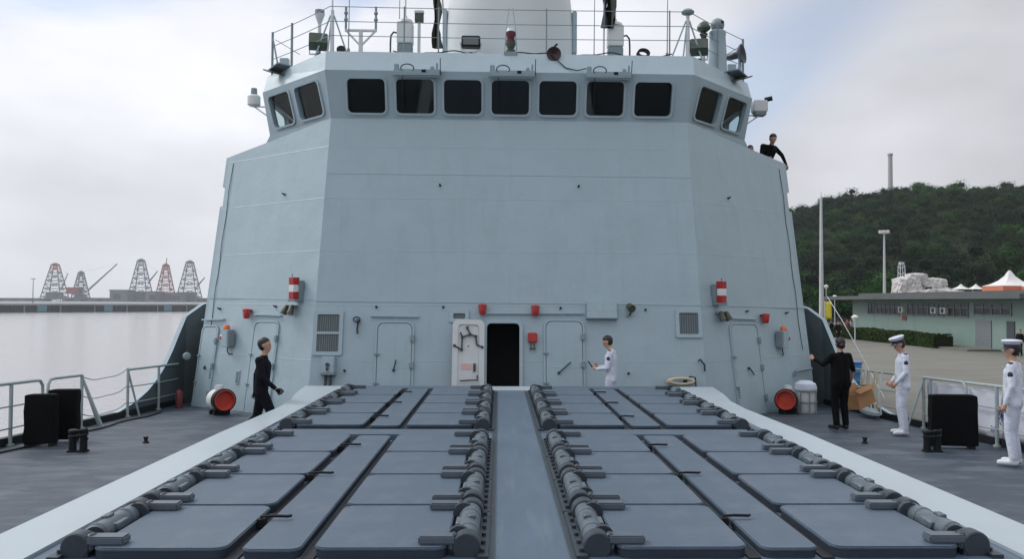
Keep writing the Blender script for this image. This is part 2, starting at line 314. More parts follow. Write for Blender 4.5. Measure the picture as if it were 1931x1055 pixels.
# slab joints of the apron are recessed strips laid as slightly darker sheets: real shallow slabs nearby
slabs = MB()
def hw(Y): return 7.95 if Y > 13 else 7.95-.0016*(13-Y)**2*2.2      # half breadth of the deck
ys = [-3+1.5*i for i in range(32)]
mb = MB()
for y0, y1 in zip(ys, ys[1:]):
    mb.add([(-hw(y0), y0, dz(y0)), (hw(y0), y0, dz(y0)), (hw(y1), y1, dz(y1)), (-hw(y1), y1, dz(y1))], [(0, 1, 2, 3)])
tag(mb.build('deck', 'deck_paint', smooth=False), kind='structure')
mb = MB()
for y0, y1 in zip(ys, ys[1:]):
    for sx in (-1, 1):
        mb.add([(sx*hw(y0), y0, dz(y0)), (sx*hw(y1), y1, dz(y1)), (sx*(hw(y1)-.9), y1, WATER_Z-.5), (sx*(hw(y0)-.9), y0, WATER_Z-.5)], [(0, 1, 2, 3)])
tag(mb.build('hull', 'hull_paint', smooth=False), kind='structure')
for sx in (-1, 1):                                                    # dark waterway bar along the deck edge
    mb = MB(); pts = [Vector((sx*(hw(y)-.06), y, dz(y))) for y in ys]
    for a, b in zip(pts, pts[1:]):
        w, h = Vector((.055, 0, 0)), Vector((0, 0, .13)); d = Vector((0, 0, -.02))
        mb.add([a-w+d, a+w+d, b+w+d, b-w+d, a-w+h, a+w+h, b+w+h, b-w+h], [(4, 5, 6, 7), (0, 4, 7, 3), (1, 2, 6, 5), (0, 1, 5, 4), (2, 3, 7, 6)])
    tag(mb.build('deck_edge', 'black_metal', smooth=False), kind='structure')
    # hull side plate that rises aft to the superstructure
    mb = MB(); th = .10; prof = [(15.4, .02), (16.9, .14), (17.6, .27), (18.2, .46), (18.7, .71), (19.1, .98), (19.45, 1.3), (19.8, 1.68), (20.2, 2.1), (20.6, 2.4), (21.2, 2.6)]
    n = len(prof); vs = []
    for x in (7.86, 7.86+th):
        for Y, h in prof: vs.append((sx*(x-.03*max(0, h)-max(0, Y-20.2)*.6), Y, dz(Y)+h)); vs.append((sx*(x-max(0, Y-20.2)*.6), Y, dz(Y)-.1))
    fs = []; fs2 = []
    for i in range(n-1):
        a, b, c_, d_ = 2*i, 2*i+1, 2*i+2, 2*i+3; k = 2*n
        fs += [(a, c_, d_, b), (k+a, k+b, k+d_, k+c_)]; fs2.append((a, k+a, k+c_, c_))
    mb.add(vs, fs).mat(1).add(vs, fs2); tag(mb.build('bulwark', ['bulwark_shade', 'hull_paint'], smooth=False), kind='structure')

# launcher platform (raised coaming in the middle of the foredeck)
PZ = .82
edge = [(-2, 3.62), (4, 3.50), (9.8, 3.47), (12.0, 3.40), (12.9, 3.44), (13.9, 3.60), (15.08, 3.72)]
mb = MB(); L = len(edge); vs = []
for Y, x in edge: vs += [(-x, Y, PZ), (x, Y, PZ), (-x-.05, Y, dz(Y)-.05), (x+.05, Y, dz(Y)-.05)]
fs = []
for i in range(L-1):
    a = 4*i; b = a+4; fs += [(a, a+1, b+1, b)]
mb.add(vs, fs).mat(1)
k = 4*(L-1); mb.add(vs, [(4*i, 4*i+4, 4*i+6, 4*i+2) for i in range(L-1)]+[(4*i+1, 4*i+3, 4*i+7, 4*i+5) for i in range(L-1)]+[(k, k+1, k+3, k+2)])
platform = tag(mb.build('launcher_platform', ['platform_paint', 'white_paint'], smooth=False), kind='structure')
mb = MB(); top = PZ+.022
for sx in (-1, 1):                                                    # white margin, a doubler plate with rounded inner edge
    for (y0, x0), (y1, x1) in zip(edge, edge[1:]):
        i0, i1 = 3.05, 3.05
        mb.add([(sx*i0, y0, top), (sx*x0*1.002, y0, top), (sx*x1*1.002, y1, top), (sx*i1, y1, top), (sx*i0, y0, PZ), (sx*i1, y1, PZ), (sx*x0*1.002, y0, PZ), (sx*x1*1.002, y1, PZ)], [(0, 1, 2, 3), (0, 3, 5, 4), (1, 6, 7, 2)])
mb.add([(-3.05, 14.42, top), (3.05, 14.42, top), (3.05, 15.09, top), (-3.05, 15.09, top), (-3.05, 14.42, PZ), (3.05, 14.42, PZ), (-3.05, 15.09, PZ), (3.05, 15.09, PZ)], [(0, 1, 2, 3), (0, 4, 5, 1), (2, 3, 6, 7)])
mrg = mb.build('painted_margin', 'white_paint', platform, smooth=False)
for sx in (-1, 1): MB().box((sx*.26, 6.2, PZ+.006), (.05, 16.3, .012)).build('edge_strip', 'hinge_paint', platform, smooth=False)

# ================================================================== LAUNCH MODULES
LP, LW, LL, LT = 1.07, .81, 1.035, .075      # row pitch, lid width, length, thickness
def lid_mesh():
    mb = MB(); mb.prism(rrect(LW, LL, .085, 5), .022, Matrix.Translation((0, 0, LT-.022))).mat(1).prism(rrect(LW-.010, LL-.010, .082, 5), LT-.016); return mb.mesh('lid', ['lid_paint', 'lid_side_shade'], True, .007, 2)  # lower prism carries the painted shade of the lid sides
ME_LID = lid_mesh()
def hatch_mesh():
    mb = MB(); mb.prism(rrect(.36, 4*LP-.05, .07, 5), .022, Matrix.Translation((0, 0, LT-.034))).mat(1).prism(rrect(.35, 4*LP-.06, .067, 5), LT-.028); return mb.mesh('exhaust_hatch', ['lid_paint', 'lid_side_shade'], True, .007, 2)
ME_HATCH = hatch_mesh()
def hinge_meshes():     # local to a lid with its hinge on the -x side; lid centre is the origin, z=0 lid bottom
    hx, hz = -LW/2-.115, .062
    arm = MB().box((-LW/2+.065, 0, LT+.026), (.23, .11, .052)).box((-LW/2-.06, 0, LT+.002), (.10, .09, .08)).mesh('hinge_arm', 'arm_paint', True, .01, 2)
    col = MB().cyl((hx, -.055, hz), (hx, .055, hz), .088, n=18).box((hx, 0, .0), (.16, .10, .10)).cyl((hx+.08, -.03, hz+.05), (hx+.08, .03, hz+.05), .028, n=8).mesh('hinge_collar', 'hinge_paint', True, .008, 1)
    bar = MB().cyl((hx, -.40, hz), (hx, .40, hz), .071, n=20).cyl((hx, -.20, hz), (hx, -.17, hz), .079, n=20).cyl((hx, .17, hz), (hx, .20, hz), .079, n=20).box((hx-.02, 0, hz+.070), (.05, .09, .03)).box((hx+.062, 0, hz+.02), (.05, .16, .05))
    bar = bar.mesh('hinge_barrel', 'barrel_paint', True, .006, 1)
    # curved cheek plates that leave dark scoops on the barrel
    ck = MB().cyl((hx+.05, -.02, hz+.015), (hx+.05, .02, hz+.015), .074, n=14).mesh('hinge_cheek', 'hinge_paint', True)
    fl = MB().box((hx-.10, 0, .012), (.07, LP-.02, .024))
    for i in range(6): fl.cyl((hx-.10, -.44+.175*i, .02), (hx-.10, -.44+.175*i, .045), .016, n=6)
    fl = fl.mesh('bolted_flange', 'hinge_paint', True)
    return arm, col, bar, ck, fl
ARM, COLR, BARREL, CHEEK, FLANGE = hinge_meshes()
def obj(name, me, parent=None, M=None):
    o = bpy.data.objects.new(name, me); COL.objects.link(o); o.parent = parent
    if M is not None: o.matrix_local = M
    return o
def launch_module(sx, Y0, label, jit):
    root = empty('launch_module', loc=(sx*1.59, Y0+2*LP, PZ)); tag(root, label, 'missile launcher', 'missile launch modules on the raised platform')
    MB().box((0, 0, .004), (2.72, 4*LP+.08, .008)).build('base_plate', 'platform_paint', root, smooth=False)
    for gx in (-.228, .228): MB().box((gx, 0, .012), (.075, 4*LP-.02, .014)).build('groove_strip', 'groove_shade', root, smooth=False)  # added dark strips that paint shade into the grooves beside the hatch
    MB().box((0, 2*LP+.26, .034), (2.30, .40, .068)).build('end_plate', 'lid_paint', root, bevel=.01)
    for r in range(4):
        for side in (-1, 1):                       # -1: lid whose hinge is toward -x
            y = (r-1.5)*LP
            M = Matrix.Translation((side*.665, y, .008)) @ Matrix.Rotation(R(random.uniform(-.25, .25)), 4, 'Z')
            if side == 1: M = M @ Matrix.Rotation(math.pi, 4, 'Z')
            l = obj('lid', ME_LID, root, M)
            for yy in (-.415, .415):
                obj('hinge_arm', ARM, l, Matrix.Translation((0, yy, 0))); obj('hinge_collar', COLR, l, Matrix.Translation((0, yy, 0))); obj('hinge_cheek', CHEEK, l, Matrix.Translation((0, yy*.72, 0)))
            obj('hinge_barrel', BARREL, l); obj('bolted_flange', FLANGE, l)
    h = obj('exhaust_hatch', ME_HATCH, root, Matrix.Translation((0, 0, .010)))
    for y in (-1.45, -.02, 1.38):                  # lever rods lying over the groove
        MB().tube([(-.25, y-.03, .02), (-.24, y, LT+.012), (-.16, y, LT+.016), (-.06, y+.005, LT+.012), (-.045, y+.03, LT+.01)], .011, 6).box((-.235, y, .05), (.05, .07, .05)).build('lever', 'black_metal', h)
    return root
Y1, Y2 = 5.02, 9.97
for sx, Yy, lb in ((-1, Y1, 'forward block of eight missile hatches on the side of the harbour water'), (1, Y1, 'forward block of eight missile hatches on the quay side'),
                   (-1, Y2, 'aft block of eight missile hatches by the superstructure, on the side of the harbour water'), (1, Y2, 'aft block of eight missile hatches by the superstructure, on the quay side')):
    launch_module(sx, Yy, lb, 0)

# ================================================================== SUPERSTRUCTURE
A = Vector((4.13, 16.9, -.16)); Bp = Vector((7.3, 19.4, -.25)); Dp = Vector((3.92, 18.0, 6.40)); Cp = Vector((6.85, 20.25, 5.9)); Ep = Vector((5.6, 19.3, 6.26)); E2 = Vector((5.72, 19.42, 6.10))
mir = lambda p: Vector((-p.x, p.y, p.z))
FRONT = frame_of((0, 16.9, 0), (1, 0, 0), Vector((1, 0, 0)).cross(Vector((0, 1.1, 6.4))))
_n = (Bp-A).cross(Dp-A); _n = -_n if _n.y > 0 else _n
RIGHT = frame_of(A, (Bp-A), _n); _nl = Vector((-_n.x, _n.y, _n.z)); LEFT = frame_of(mir(A), (mir(A)-mir(Bp)), _nl)
def hit(M, px, py):
    P0 = M.translation; n = M.to_3x3() @ Vector((0, 1, 0)); d = ray(px, py); p = CAM + d*((P0-CAM).dot(n)/d.dot(n)); q = M.inverted() @ p; return q.x, q.z
def on(M, px, py, off=0):                          # frame sitting on the wall at this photo point
    x, z = hit(M, px, py); return M @ Matrix.Translation((x, -off, z))
def panel(mb, M, outer, hole):                     # quad with a rounded opening; outer order (+,+),(-,+),(-,-),(+,-)
    n = len(hole); k = n//4; vs = [M @ Vector((p[0], 0, p[1])) for p in list(outer)+list(hole)]; fs = []
    for q in range(4):
        for i in range(k-1): fs.append((q, 4+q*k+i, 4+q*k+i+1))
        q2 = (q+1) % 4; fs.append((q, 4+q*k+k-1, 4+q2*k, q2))
    mb.add(vs, fs)
    # reveal of the opening
    vs2 = [M @ Vector((p[0], y, p[1])) for y in (0, .09) for p in hole]; mb.add(vs2, [(i, (i+1) % n, n+(i+1) % n, n+i) for i in range(n)])
ss = empty('superstructure', loc=(0, 20, 0)); tag(ss, 'grey sloped warship superstructure with a row of dark bridge windows', 'superstructure')
SSI = Matrix.Translation((0, -20, 0))
def spart(mb, name, mats, parent=None, **k):
    if parent is None: return mb.build(name, mats, ss, M=SSI, **k)
    return mb.build(name, mats, parent, **k)
mb = MB()
x0, z1 = hit(FRONT, 918, 610); x1, _ = hit(FRONT, 980, 610); z0 = .12
dw, dh = x1-x0, z1-z0; DOORX, DOORZ = (x0+x1)/2, (z0+z1)/2
tl = (M_ := FRONT.inverted()) @ Dp; bl = M_ @ A
panel(mb, FRONT, [(tl.x, tl.z), (-tl.x, tl.z), (-bl.x, bl.z), (bl.x, bl.z)], rrect(dw, dh, .09, 5, DOORX, DOORZ))
for f in (lambda p: p, mir):
    mb.add([f(p) for p in (A, Bp, Cp, E2, Ep, Dp)], [(0, 1, 2, 3, 4, 5)])
    sb, st = Vector((7.55, 34, -.6)), Vector((7.35, 34, 5.9)); mb.add([f(p) for p in (Bp, sb, st, Cp)], [(0, 1, 2, 3)])
mb.add([(-7.55, 34, -.6), (7.55, 34, -.6), (7.35, 34, 5.9), (-7.35, 34, 5.9)], [(0, 1, 2, 3)])
mb.add([(-3.85, 17.85, 4.95), (3.85, 17.85, 4.95), (6.66, 20.14, 4.95), (7.3, 34, 4.95), (-7.3, 34, 4.95), (-6.66, 20.14, 4.95)], [(0, 1, 2, 3, 4, 5)])
spart(mb, 'wall', 'hull_paint', smooth=False)
mb = MB()                                          # passage behind the open door, its darkness painted into the colour
p = [FRONT @ Vector((DOORX+sx*(dw/2+.3), y, z)) for y in (.10, 1.6) for sx in (-1, 1) for z in (-.05, 2.5)]
mb.add(p, [(0, 1, 5, 4), (2, 6, 7, 3), (4, 5, 7, 6), (0, 4, 6, 2), (1, 3, 7, 5)]); spart(mb, 'passage', 'interior_shade', smooth=False)
# ---- bridge block
b0, b1, f0, f1, r0, r1 = Vector((3.92, 18.0, 6.38)), Vector((5.79, 19.97, 6.38)), Vector((4.0, 17.68, 7.37)), Vector((5.89, 19.70, 7.37)), Vector((4.05, 18.0, 7.87)), Vector((5.93, 20.17, 7.87))
BANDF = frame_of((0, 18.0, 6.38), (1, 0, 0), Vector((1, 0, 0)).cross(Vector((0, -.32, .99))))
_n = (b1-b0).cross(f0-b0); _n = -_n if _n.y > 0 else _n
BANDR = frame_of(b0, b1-b0, _n); BANDL = frame_of(mir(b0), mir(b0)-mir(b1), Vector((-_n.x, _n.y, _n.z)))
wins = []
mb = MB(); WC = 1.037; WW, WH = .82, .735; zc = .50
hb, ht = b0.x, f0.x; zt = (BANDF.inverted() @ f0).z
for k in range(7):
    cx = (k-3)*WC; l, r = cx-WC/2, cx+WC/2; lb, rb = (-hb if k == 0 else l), (hb if k == 6 else r); lt, rt = (-ht if k == 0 else l), (ht if k == 6 else r)
    if k == 0: wx = cx-.02
    elif k == 6: wx = cx+.02
    else: wx = cx
    panel(mb, BANDF, [(rt, zt), (lt, zt), (lb, 0), (rb, 0)], rrect(WW, WH, .1, 5, wx, zc)); wins.append((BANDF, wx, zc, WW, WH, 0))
for BM, f in ((BANDR, lambda p: p), (BANDL, mir)):
    I = BM.inverted(); q = [I @ f(p) for p in (b0, b1, f0, f1)]
    lerp = lambda a, b, s: (a.x+(b.x-a.x)*s, a.z+(b.z-a.z)*s)
    for s0, s1, c0, c1 in ((0, .48, .07, .43), (.48, 1, .53, .87)):
        B0, B1, T0, T1 = lerp(q[0], q[1], s0), lerp(q[0], q[1], s1), lerp(q[2], q[3], s0), lerp(q[2], q[3], s1)
        if BM is BANDL: o4 = [T0, T1, B1, B0]
        else: o4 = [T1, T0, B0, B1]
        m0, m1 = lerp(q[0], q[1], c0), lerp(q[0], q[1], c1); w = abs(m1[0]-m0[0]); cx = (m0[0]+m1[0])/2
        panel(mb, BM, o4, rrect(w, WH, .1, 5, cx, zc)); wins.append((BM, cx, zc, w, WH, 0))
    # side wall with its window
    sB, sT = f(Vector((5.95, 27, 6.38))), f(Vector((6.02, 27, 7.37)))
    SM = frame_of(f(b1), (sB-f(b1)) if f is not mir else (f(b1)-sB), Vector((1 if f is not mir else -1, -.03, -.1)))
    Is = SM.inverted(); a_, b_, c_, d_ = [Is @ p for p in (f(b1), sB, sT, f(f1))]
    sg = 1 if f is not mir else -1
    o4 = [(c_.x, c_.z), (d_.x, d_.z), (a_.x, a_.z), (b_.x, b_.z)] if sg == 1 else [(d_.x, d_.z), (c_.x, c_.z), (b_.x, b_.z), (a_.x, a_.z)]
    panel(mb, SM, o4, rrect(1.5, .74, .1, 5, sg*1.15, .5)); wins.append((SM, sg*1.15, .5, 1.5, .74, 1))
    mb.add([f(f0), f(f1), f(r1), f(r0)], [(0, 1, 2, 3)]); mb.add([f(f1), sT, f(Vector((6.0, 27, 7.87))), f(r1)], [(0, 1, 2, 3)])
mb.add([mir(f0), f0, r0, mir(r0)], [(0, 1, 2, 3)])
mb.add([mir(r0), r0, r1, (6.0, 27, 7.87), (-6.0, 27, 7.87), mir(r1)], [(0, 1, 2, 3, 4, 5)])
mb.add([(-6.0, 27, 4.9), (6.0, 27, 4.9), (6.0, 27, 7.87), (-6.0, 27, 7.87)], [(0, 1, 2, 3)])
for sg in (-1, 1): mb.add([(sg*5.79, 19.97, 4.9), (sg*5.95, 27, 4.9), (sg*5.95, 27, 6.38), (sg*5.79, 19.97, 6.38)], [(0, 1, 2, 3)])
spart(mb, 'bridge_wall', 'hull_paint', smooth=False)
mb = MB(); mb.add([(-3.97, 17.72, 7.36), (3.97, 17.72, 7.36), (5.86, 19.73, 7.36), (5.9, 26.9, 7.36), (-5.9, 26.9, 7.36), (-5.86, 19.73, 7.36)], [(0, 1, 2, 3, 4, 5)])
mb.add([(-3.9, 18.05, 6.2), (3.9, 18.05, 6.2), (5.75, 20.0, 6.2), (5.9, 26.9, 6.2), (-5.9, 26.9, 6.2), (-5.75, 20.0, 6.2)], [(0, 1, 2, 3, 4, 5)])
mb.box((0, 22.5, 6.8), (8.6, .1, 1.2)); spart(mb, 'bridge_interior', 'interior_shade', smooth=False)
for BM, cx, cz, w, h, kind in wins:
    wo = MB().ring(rrect(w+.09, h+.09, .135, 5), rrect(w-.005, h-.005, .1, 5), .035, XZ)
    for i in range(7):
        for sz in (-1, 1): wo.box(((i-3)*w/7.2, -.037, sz*(h/2+.02)), (.016, .008, .016))
    wo = wo.build('window', 'hull_paint', ss, M=SSI @ BM @ Matrix.Translation((cx, 0, cz)))
    MB().prism(rrect(w+.01, h+.01, .1, 5), .012, XZ @ Matrix.Translation((0, 0, -.05))).build('pane', 'bridge_glass', wo, smooth=False)
# ---- raised weld seams, rails and drip bars
def bar_on(M, p0, p1, w, t, name, m, par=None):
    a, b = hit(M, *p0), hit(M, *p1); mb = MB(); d = Vector((b[0]-a[0], 0, b[1]-a[1])); L_ = d.length; ang = math.atan2(d.z, d.x)
    mb.box(((a[0]+b[0])/2, -t/2+.002, (a[1]+b[1])/2), (L_, t, w), Matrix.Rotation(-ang, 3, 'Y')); return mb.build(name, m, ss, M=SSI @ M, smooth=False)
bar_on(FRONT, (594, 568), (1326, 576), .018, .012, 'weld_seam', 'hull_paint'); bar_on(FRONT, (617, 327), (1306, 335), .014, .008, 'weld_seam', 'hull_paint')
bar_on(LEFT, (392, 562), (592, 566), .016, .010, 'weld_seam', 'hull_paint'); bar_on(RIGHT, (1330, 576), (1520, 582), .016, .010, 'weld_seam', 'hull_paint')
for M_, a, b in ((FRONT, (700, 597), (790, 598)), (FRONT, (905, 592), (1100, 592)), (LEFT, (482, 594), (533, 596)), (LEFT, (384, 604), (425, 603)), (RIGHT, (1374, 601), (1424, 603))): bar_on(M_, a, b, .03, .06, 'drip_bar', 'hull_paint')
for M_, x, y in ((FRONT, 830, 350), (FRONT, 1091, 352), (LEFT, 537, 367), (RIGHT, 1373, 374), (FRONT, 710, 580), (FRONT, 836, 580), (FRONT, 1057, 582), (FRONT, 1217, 585), (LEFT, 521, 579), (LEFT, 415, 583), (RIGHT, 1407, 588), (RIGHT, 1482, 591), (FRONT, 650, 700), (FRONT, 1185, 705)):
    hx_, hz_ = hit(M_, x, y); MB().cyl((0, .01, 0), (0, -.05, 0), .028, .02, 8).tube([(-.02, -.05, 0), (0, -.085, .02), (.02, -.05, 0)], .008, 5).build('eyebolt', 'hinge_paint', ss, M=SSI @ M_ @ Matrix.Translation((hx_, 0, hz_)))
# outboard edge flanges
for sg, f in ((1, lambda p: p), (-1, mir)):
    for t0, t1, w in ((.0, .80, .10), (.88, 1.0, .10)):
        a, b = Bp.lerp(Cp, t0), Bp.lerp(Cp, t1); mb = MB(); o_ = Vector((w, .12, 0)); i_ = Vector((-.01, .06, 0))
        mb.add([f(p) for p in (a+i_, a+o_, b+o_, b+i_, a+i_+Vector((0, .5, 0)), a+o_+Vector((0, .5, 0)), b+o_+Vector((0, .5, 0)), b+i_+Vector((0, .5, 0)))], [(0, 1, 2, 3), (4, 7, 6, 5), (1, 5, 6, 2), (3, 2, 6, 7), (0, 4, 5, 1)])
        spart(mb, 'edge_flange', 'hull_paint', smooth=False)
# thin cable clipped down the outer corner
for f, M_ in ((mir, LEFT), (lambda p: p, RIGHT)):
    pts = [f(Bp.lerp(Cp, t)+Vector((-.16+.012*math.sin(t*31), -.14, 0))) for t in np.linspace(.25, .97, 14)]; spart(MB().tube(pts, .008, 5), 'cable', 'hinge_paint')
# ---- doors
def door(M, pl, pr, ptop, zbot, handle, label=None):
    xl, zt_ = hit(M, pl, ptop); xr, zt2 = hit(M, pr, ptop); w = abs(xr-xl); zt_ = (zt_+zt2)/2; h = zt_-zbot; cx = (xl+xr)/2; cz = (zt_+zbot)/2
    d = MB().prism(rrect(w, h, .12, 5), .03, XZ).ring(rrect(w+.11, h+.11, .16, 5), rrect(w+.035, h+.035, .13, 5), .035, XZ).build('door', 'hull_paint', ss, M=SSI @ M @ Matrix.Translation((cx, 0, cz)), bevel=0)
    if label: d['label'] = label
    ha = MB(); a, b = handle; ha.tube([(a[0], -.03, a[1]), (a[0], -.075, a[1]), (b[0], -.085, b[1])], .014, 6); ha.cyl((a[0], -.02, a[1]), (a[0], -.06, a[1]), .03, n=8); ha.build('handle', 'hinge_paint', d)
    for zz in (-.55, .05, .6):
        MB().box((w/2+.02, -.045, zz*h/2*1.1), (.09, .05, .11)).cyl((w/2+.045, -.06, zz*h/2*1.1-.07), (w/2+.045, -.06, zz*h/2*1.1+.07), .018, n=7).build('hinge', 'hull_dark', d)
    for sx_, zz in ((-1, .3), (-1, -.35)): MB().box((sx_*(w/2+.01), -.045, zz*h/2), (.10, .04, .035)).build('dog_clip', 'hull_dark', d)
    return d
door(FRONT, 714, 777, 611, .10, ((.0, -.05), (.05, .16)))
door(FRONT, 1030, 1097, 608, .10, ((-.12, -.12), (.13, .10)))
door(LEFT, 484, 526, 610, .10, ((.05, .0), (.12, .2)))
door(LEFT, 386, 412, 618, .10, ((.02, .0), (.10, .05)))
door(RIGHT, 1376, 1424, 614, .10, ((-.02, .05), (.10, -.10)))
# door frame coaming and the leaf swung open
MB().ring(rrect(dw+.13, dh+.13, .15, 5), rrect(dw-.01, dh-.01, .09, 5), .05, XZ).build('door_frame', 'hull_paint', ss, M=SSI @ FRONT @ Matrix.Translation((DOORX, 0, DOORZ)))
lw, lh = .66, dh+.09
leafM = SSI @ FRONT @ Matrix.Translation((x0-.05, -.10, DOORZ)) @ Matrix.Rotation(R(-172), 4, 'Z')     # turned about its hinge
leaf = MB().prism(rrect(lw, lh, .12, 5, lw/2, 0), .05, XZ @ Matrix.Translation((0, 0, -.025))).ring(rrect(lw, lh, .12, 5, lw/2, 0), rrect(lw-.22, lh-.2, .08, 5, lw/2, 0), .03, XZ @ Matrix.Translation((0, 0, -.055))).build('door_leaf', 'fitting_white', ss, M=leafM)
leaf['label'] = 'white inner face of the open watertight door'
mb = MB(); by = .06
for (ax, az), (bx_, bz) in (((.18, .62), (.30, .66)), ((.30, .66), (.36, .80)), ((.30, .66), (.46, .60)), ((.46, .60), (.50, .70)), ((.46, .60), (.47, .34)), ((.47, .34), (.62, .42)), ((.18, .62), (.16, .45)), ((.16, .45), (.05, .40))): mb.tube([(ax, by, az), (bx_, by, bz)], .017, 6)
for q in ((.18, .62), (.30, .66), (.46, .60), (.47, .34), (.36, .80), (.05, .40), (.62, .42)): mb.cyl((q[0], .02, q[1]), (q[0], .09, q[1]), .03, n=8)
mb.build('dog_linkage', 'hinge_paint', leaf)
MB().tube([(.14, .04, -.18), (.14, .09, -.28), (.30, .10, -.285), (.50, .09, -.30)], .016, 6).build('handle', 'hinge_paint', leaf)
MB().box((.37, .032, .0), (.20, .006, .12)).build('notice', 'pink_print', leaf); MB().box((.20, .045, -.02), (.05, .04, .16)).build('latch', 'olive', leaf); MB().box((.33, .03, .42), (.03, .006, .03)).build('mark', 'red_paint', leaf)
# ---- louvres
def louvre(M, l, t_, r, b_, nrow=1):
    xl, zt_ = hit(M, l, t_); xr, zb_ = hit(M, r, b_); w, h = xr-xl, zt_-zb_; cx, cz = (xl+xr)/2, (zt_+zb_)/2
    o = MB().ring(rrect(w+.16, h+.16, .02, 1), rrect(w, h, .015, 1), .04, XZ).prism(rrect(w, h, .01, 1), .004, XZ).build('louvre', 'hull_paint', ss, M=SSI @ M @ Matrix.Translation((cx, 0, cz)), bevel=.006)
    MB().prism(rrect(w-.004, h-.004, .01, 1), .006, XZ).build('grille_back', 'mesh_grille', o, smooth=False)
    for j in range(nrow):
        hh = h/nrow-.03; zc_ = h/2-h/nrow*(j+.5); k = max(3, int(w/.045))
        for i in range(k): MB().box((-w/2+w*(i+.5)/k, -.015, zc_), (.012, .012, hh)).build('slat', 'grille_slat', o, smooth=False)
        if j: MB().box((0, -.02, h/2-h/nrow*j), (w, .035, .05)).build('crossbar', 'hull_paint', o, smooth=False)
louvre(FRONT, 600, 594, 638, 664, 2); louvre(FRONT, 1280, 591, 1317, 631, 1); louvre(FRONT, 855, 592, 877, 602, 1)
# ---- wiper housings over three windows
for cx, cy in ((787, 130), (966, 134), (1147, 137)):
    M_ = BANDF; x_, z_ = hit(BANDF, cx, cy); z_ = zt-.02
    o = MB().box((0, -.09, 0), (.98, .14, .13)).box((-.43, -.10, .10), (.10, .10, .14)).box((.33, -.10, .09), (.08, .09, .07)).box((.43, -.09, .10), (.04, .06, .2)).build('wiper_housing', 'hull_paint', ss, M=SSI @ M_ @ Matrix.Translation((x_, 0, z_)), bevel=.012)
    MB().tube([(-.28+.14*math.cos(a)+.08, -.15, .08+.09*math.sin(a)) for a in np.linspace(-.6, 3.9, 12)], .014, 6).build('hose', 'hinge_paint', o)
    MB().box((.15, -.162, .03), (.09, .012, .06)).build('motor_cover', 'black_metal', o); MB().tube([(.5, -.06, -.05), (.5, -.06, .30)], .01, 5).build('conduit', 'hinge_paint', o)
    MB().tube([(-.30, -.17, -.07), (-.31, -.13, -.42), (-.30, -.10, -.74)], .009, 5).build('wiper_arm', 'black_metal', o)
    MB().box((0, -.12, -.085), (1.02, .10, .03)).build('tray', 'hull_dark', o)

# ================================================================== WALL FIXTURES (things fixed on the superstructure)
def on_up(M, px, py):                              # upright on the leaning wall
    F_ = on(M, px, py); u = F_.to_3x3() @ Vector((1, 0, 0)); u.z = 0; n = -(F_.to_3x3() @ Vector((0, 1, 0))); n.z = 0; n = n-u*(n.dot(u)/u.dot(u)); return frame_of(F_.translation, u, n)
def fix(name, M, px, py, label, cat, group=None):
    o = empty(name, M=(on_up if name in ('alarm_lamp', 'striped_light', 'twin_floodlight', 'beacon_box') else on)(M, px, py)); return tag(o, label, cat, group)
def red_lamp(M, px, py, label):
    o = fix('alarm_lamp', M, px, py, label, 'lamp', 'red alarm lamps on the superstructure')
    MB().box((0, -.03, .08), (.13, .06, .04)).build('bracket', 'hinge_paint', o, bevel=.005)
    MB().lathe([(.085, .075), (.085, .02), (.07, -.08), (.05, -.10), (0, -.10)], (0, -.11, 0), n=14).build('lens', 'red_lamp', o)
    MB().lathe([(.02, .13), (.09, .11), (.095, .075)], (0, -.11, 0), n=14).build('hood', 'red_paint', o); return o
red_lamp(FRONT, 910, 585, 'red alarm lamp above the open doorway of the superstructure'); red_lamp(FRONT, 1009, 587, 'red alarm lamp above the red alarm box beside the doorway')
red_lamp(LEFT, 473, 593, 'red lamp over the side door behind the walking sailor'); red_lamp(RIGHT, 1436, 602, 'red lamp beside the door on the quay side of the superstructure')
def stripe_light(M, px, py, label, sgn):
    o = fix('striped_light', M, px, py, label, 'lamp', 'red and white striped light boxes')
    for i, mname in enumerate(('red_paint', 'white_stripe', 'red_paint')): MB().box((0, -.17, .16-.155*i), (.165, .16, .155)).build('lens' if i == 1 else 'hood', mname, o, bevel=.008)
    MB().box((.03*sgn, -.14, -.25), (.24, .26, .05)).box((.09*sgn, -.06, -.05), (.10, .12, .44)).build('bracket', 'hull_dark', o, bevel=.01)
    MB().tube([(-.03, -.2, .25), (-.03, -.2, .31)], .008, 5).build('pin', 'black_metal', o)
stripe_light(LEFT, 567, 545, 'red and white striped light box on the brighter corner panel', 1)
stripe_light(RIGHT, 1348, 552, 'red and white striped light box on the quay-side corner panel', -1)
def floodlight_pair(M, px, py, label):
    o = fix('twin_floodlight', M, px, py, label, 'floodlight', 'small twin floodlights under the striped boxes')
    MB().box((0, -.04, .08), (.30, .08, .05)).build('bracket', 'hull_dark', o, bevel=.006)
    for s in (-1, 1):
        h = MB().lathe([(.03, .09), (.05, .06), (.075, -.10), (.075, -.12)], (s*.10, -.13, .02), (s*-.15, .45, 1), n=12).build('lamp_head', 'olive', o)
        MB().lathe([(.068, -.122), (0, -.125)], (s*.10, -.13, .02), (s*-.15, .45, 1), n=12).build('lens', 'lamp_glass', h)
floodlight_pair(LEFT, 553, 585, 'small twin floodlight below the striped box above the walking sailor'); floodlight_pair(RIGHT, 1357, 597, 'small twin floodlight below the striped box on the quay side')
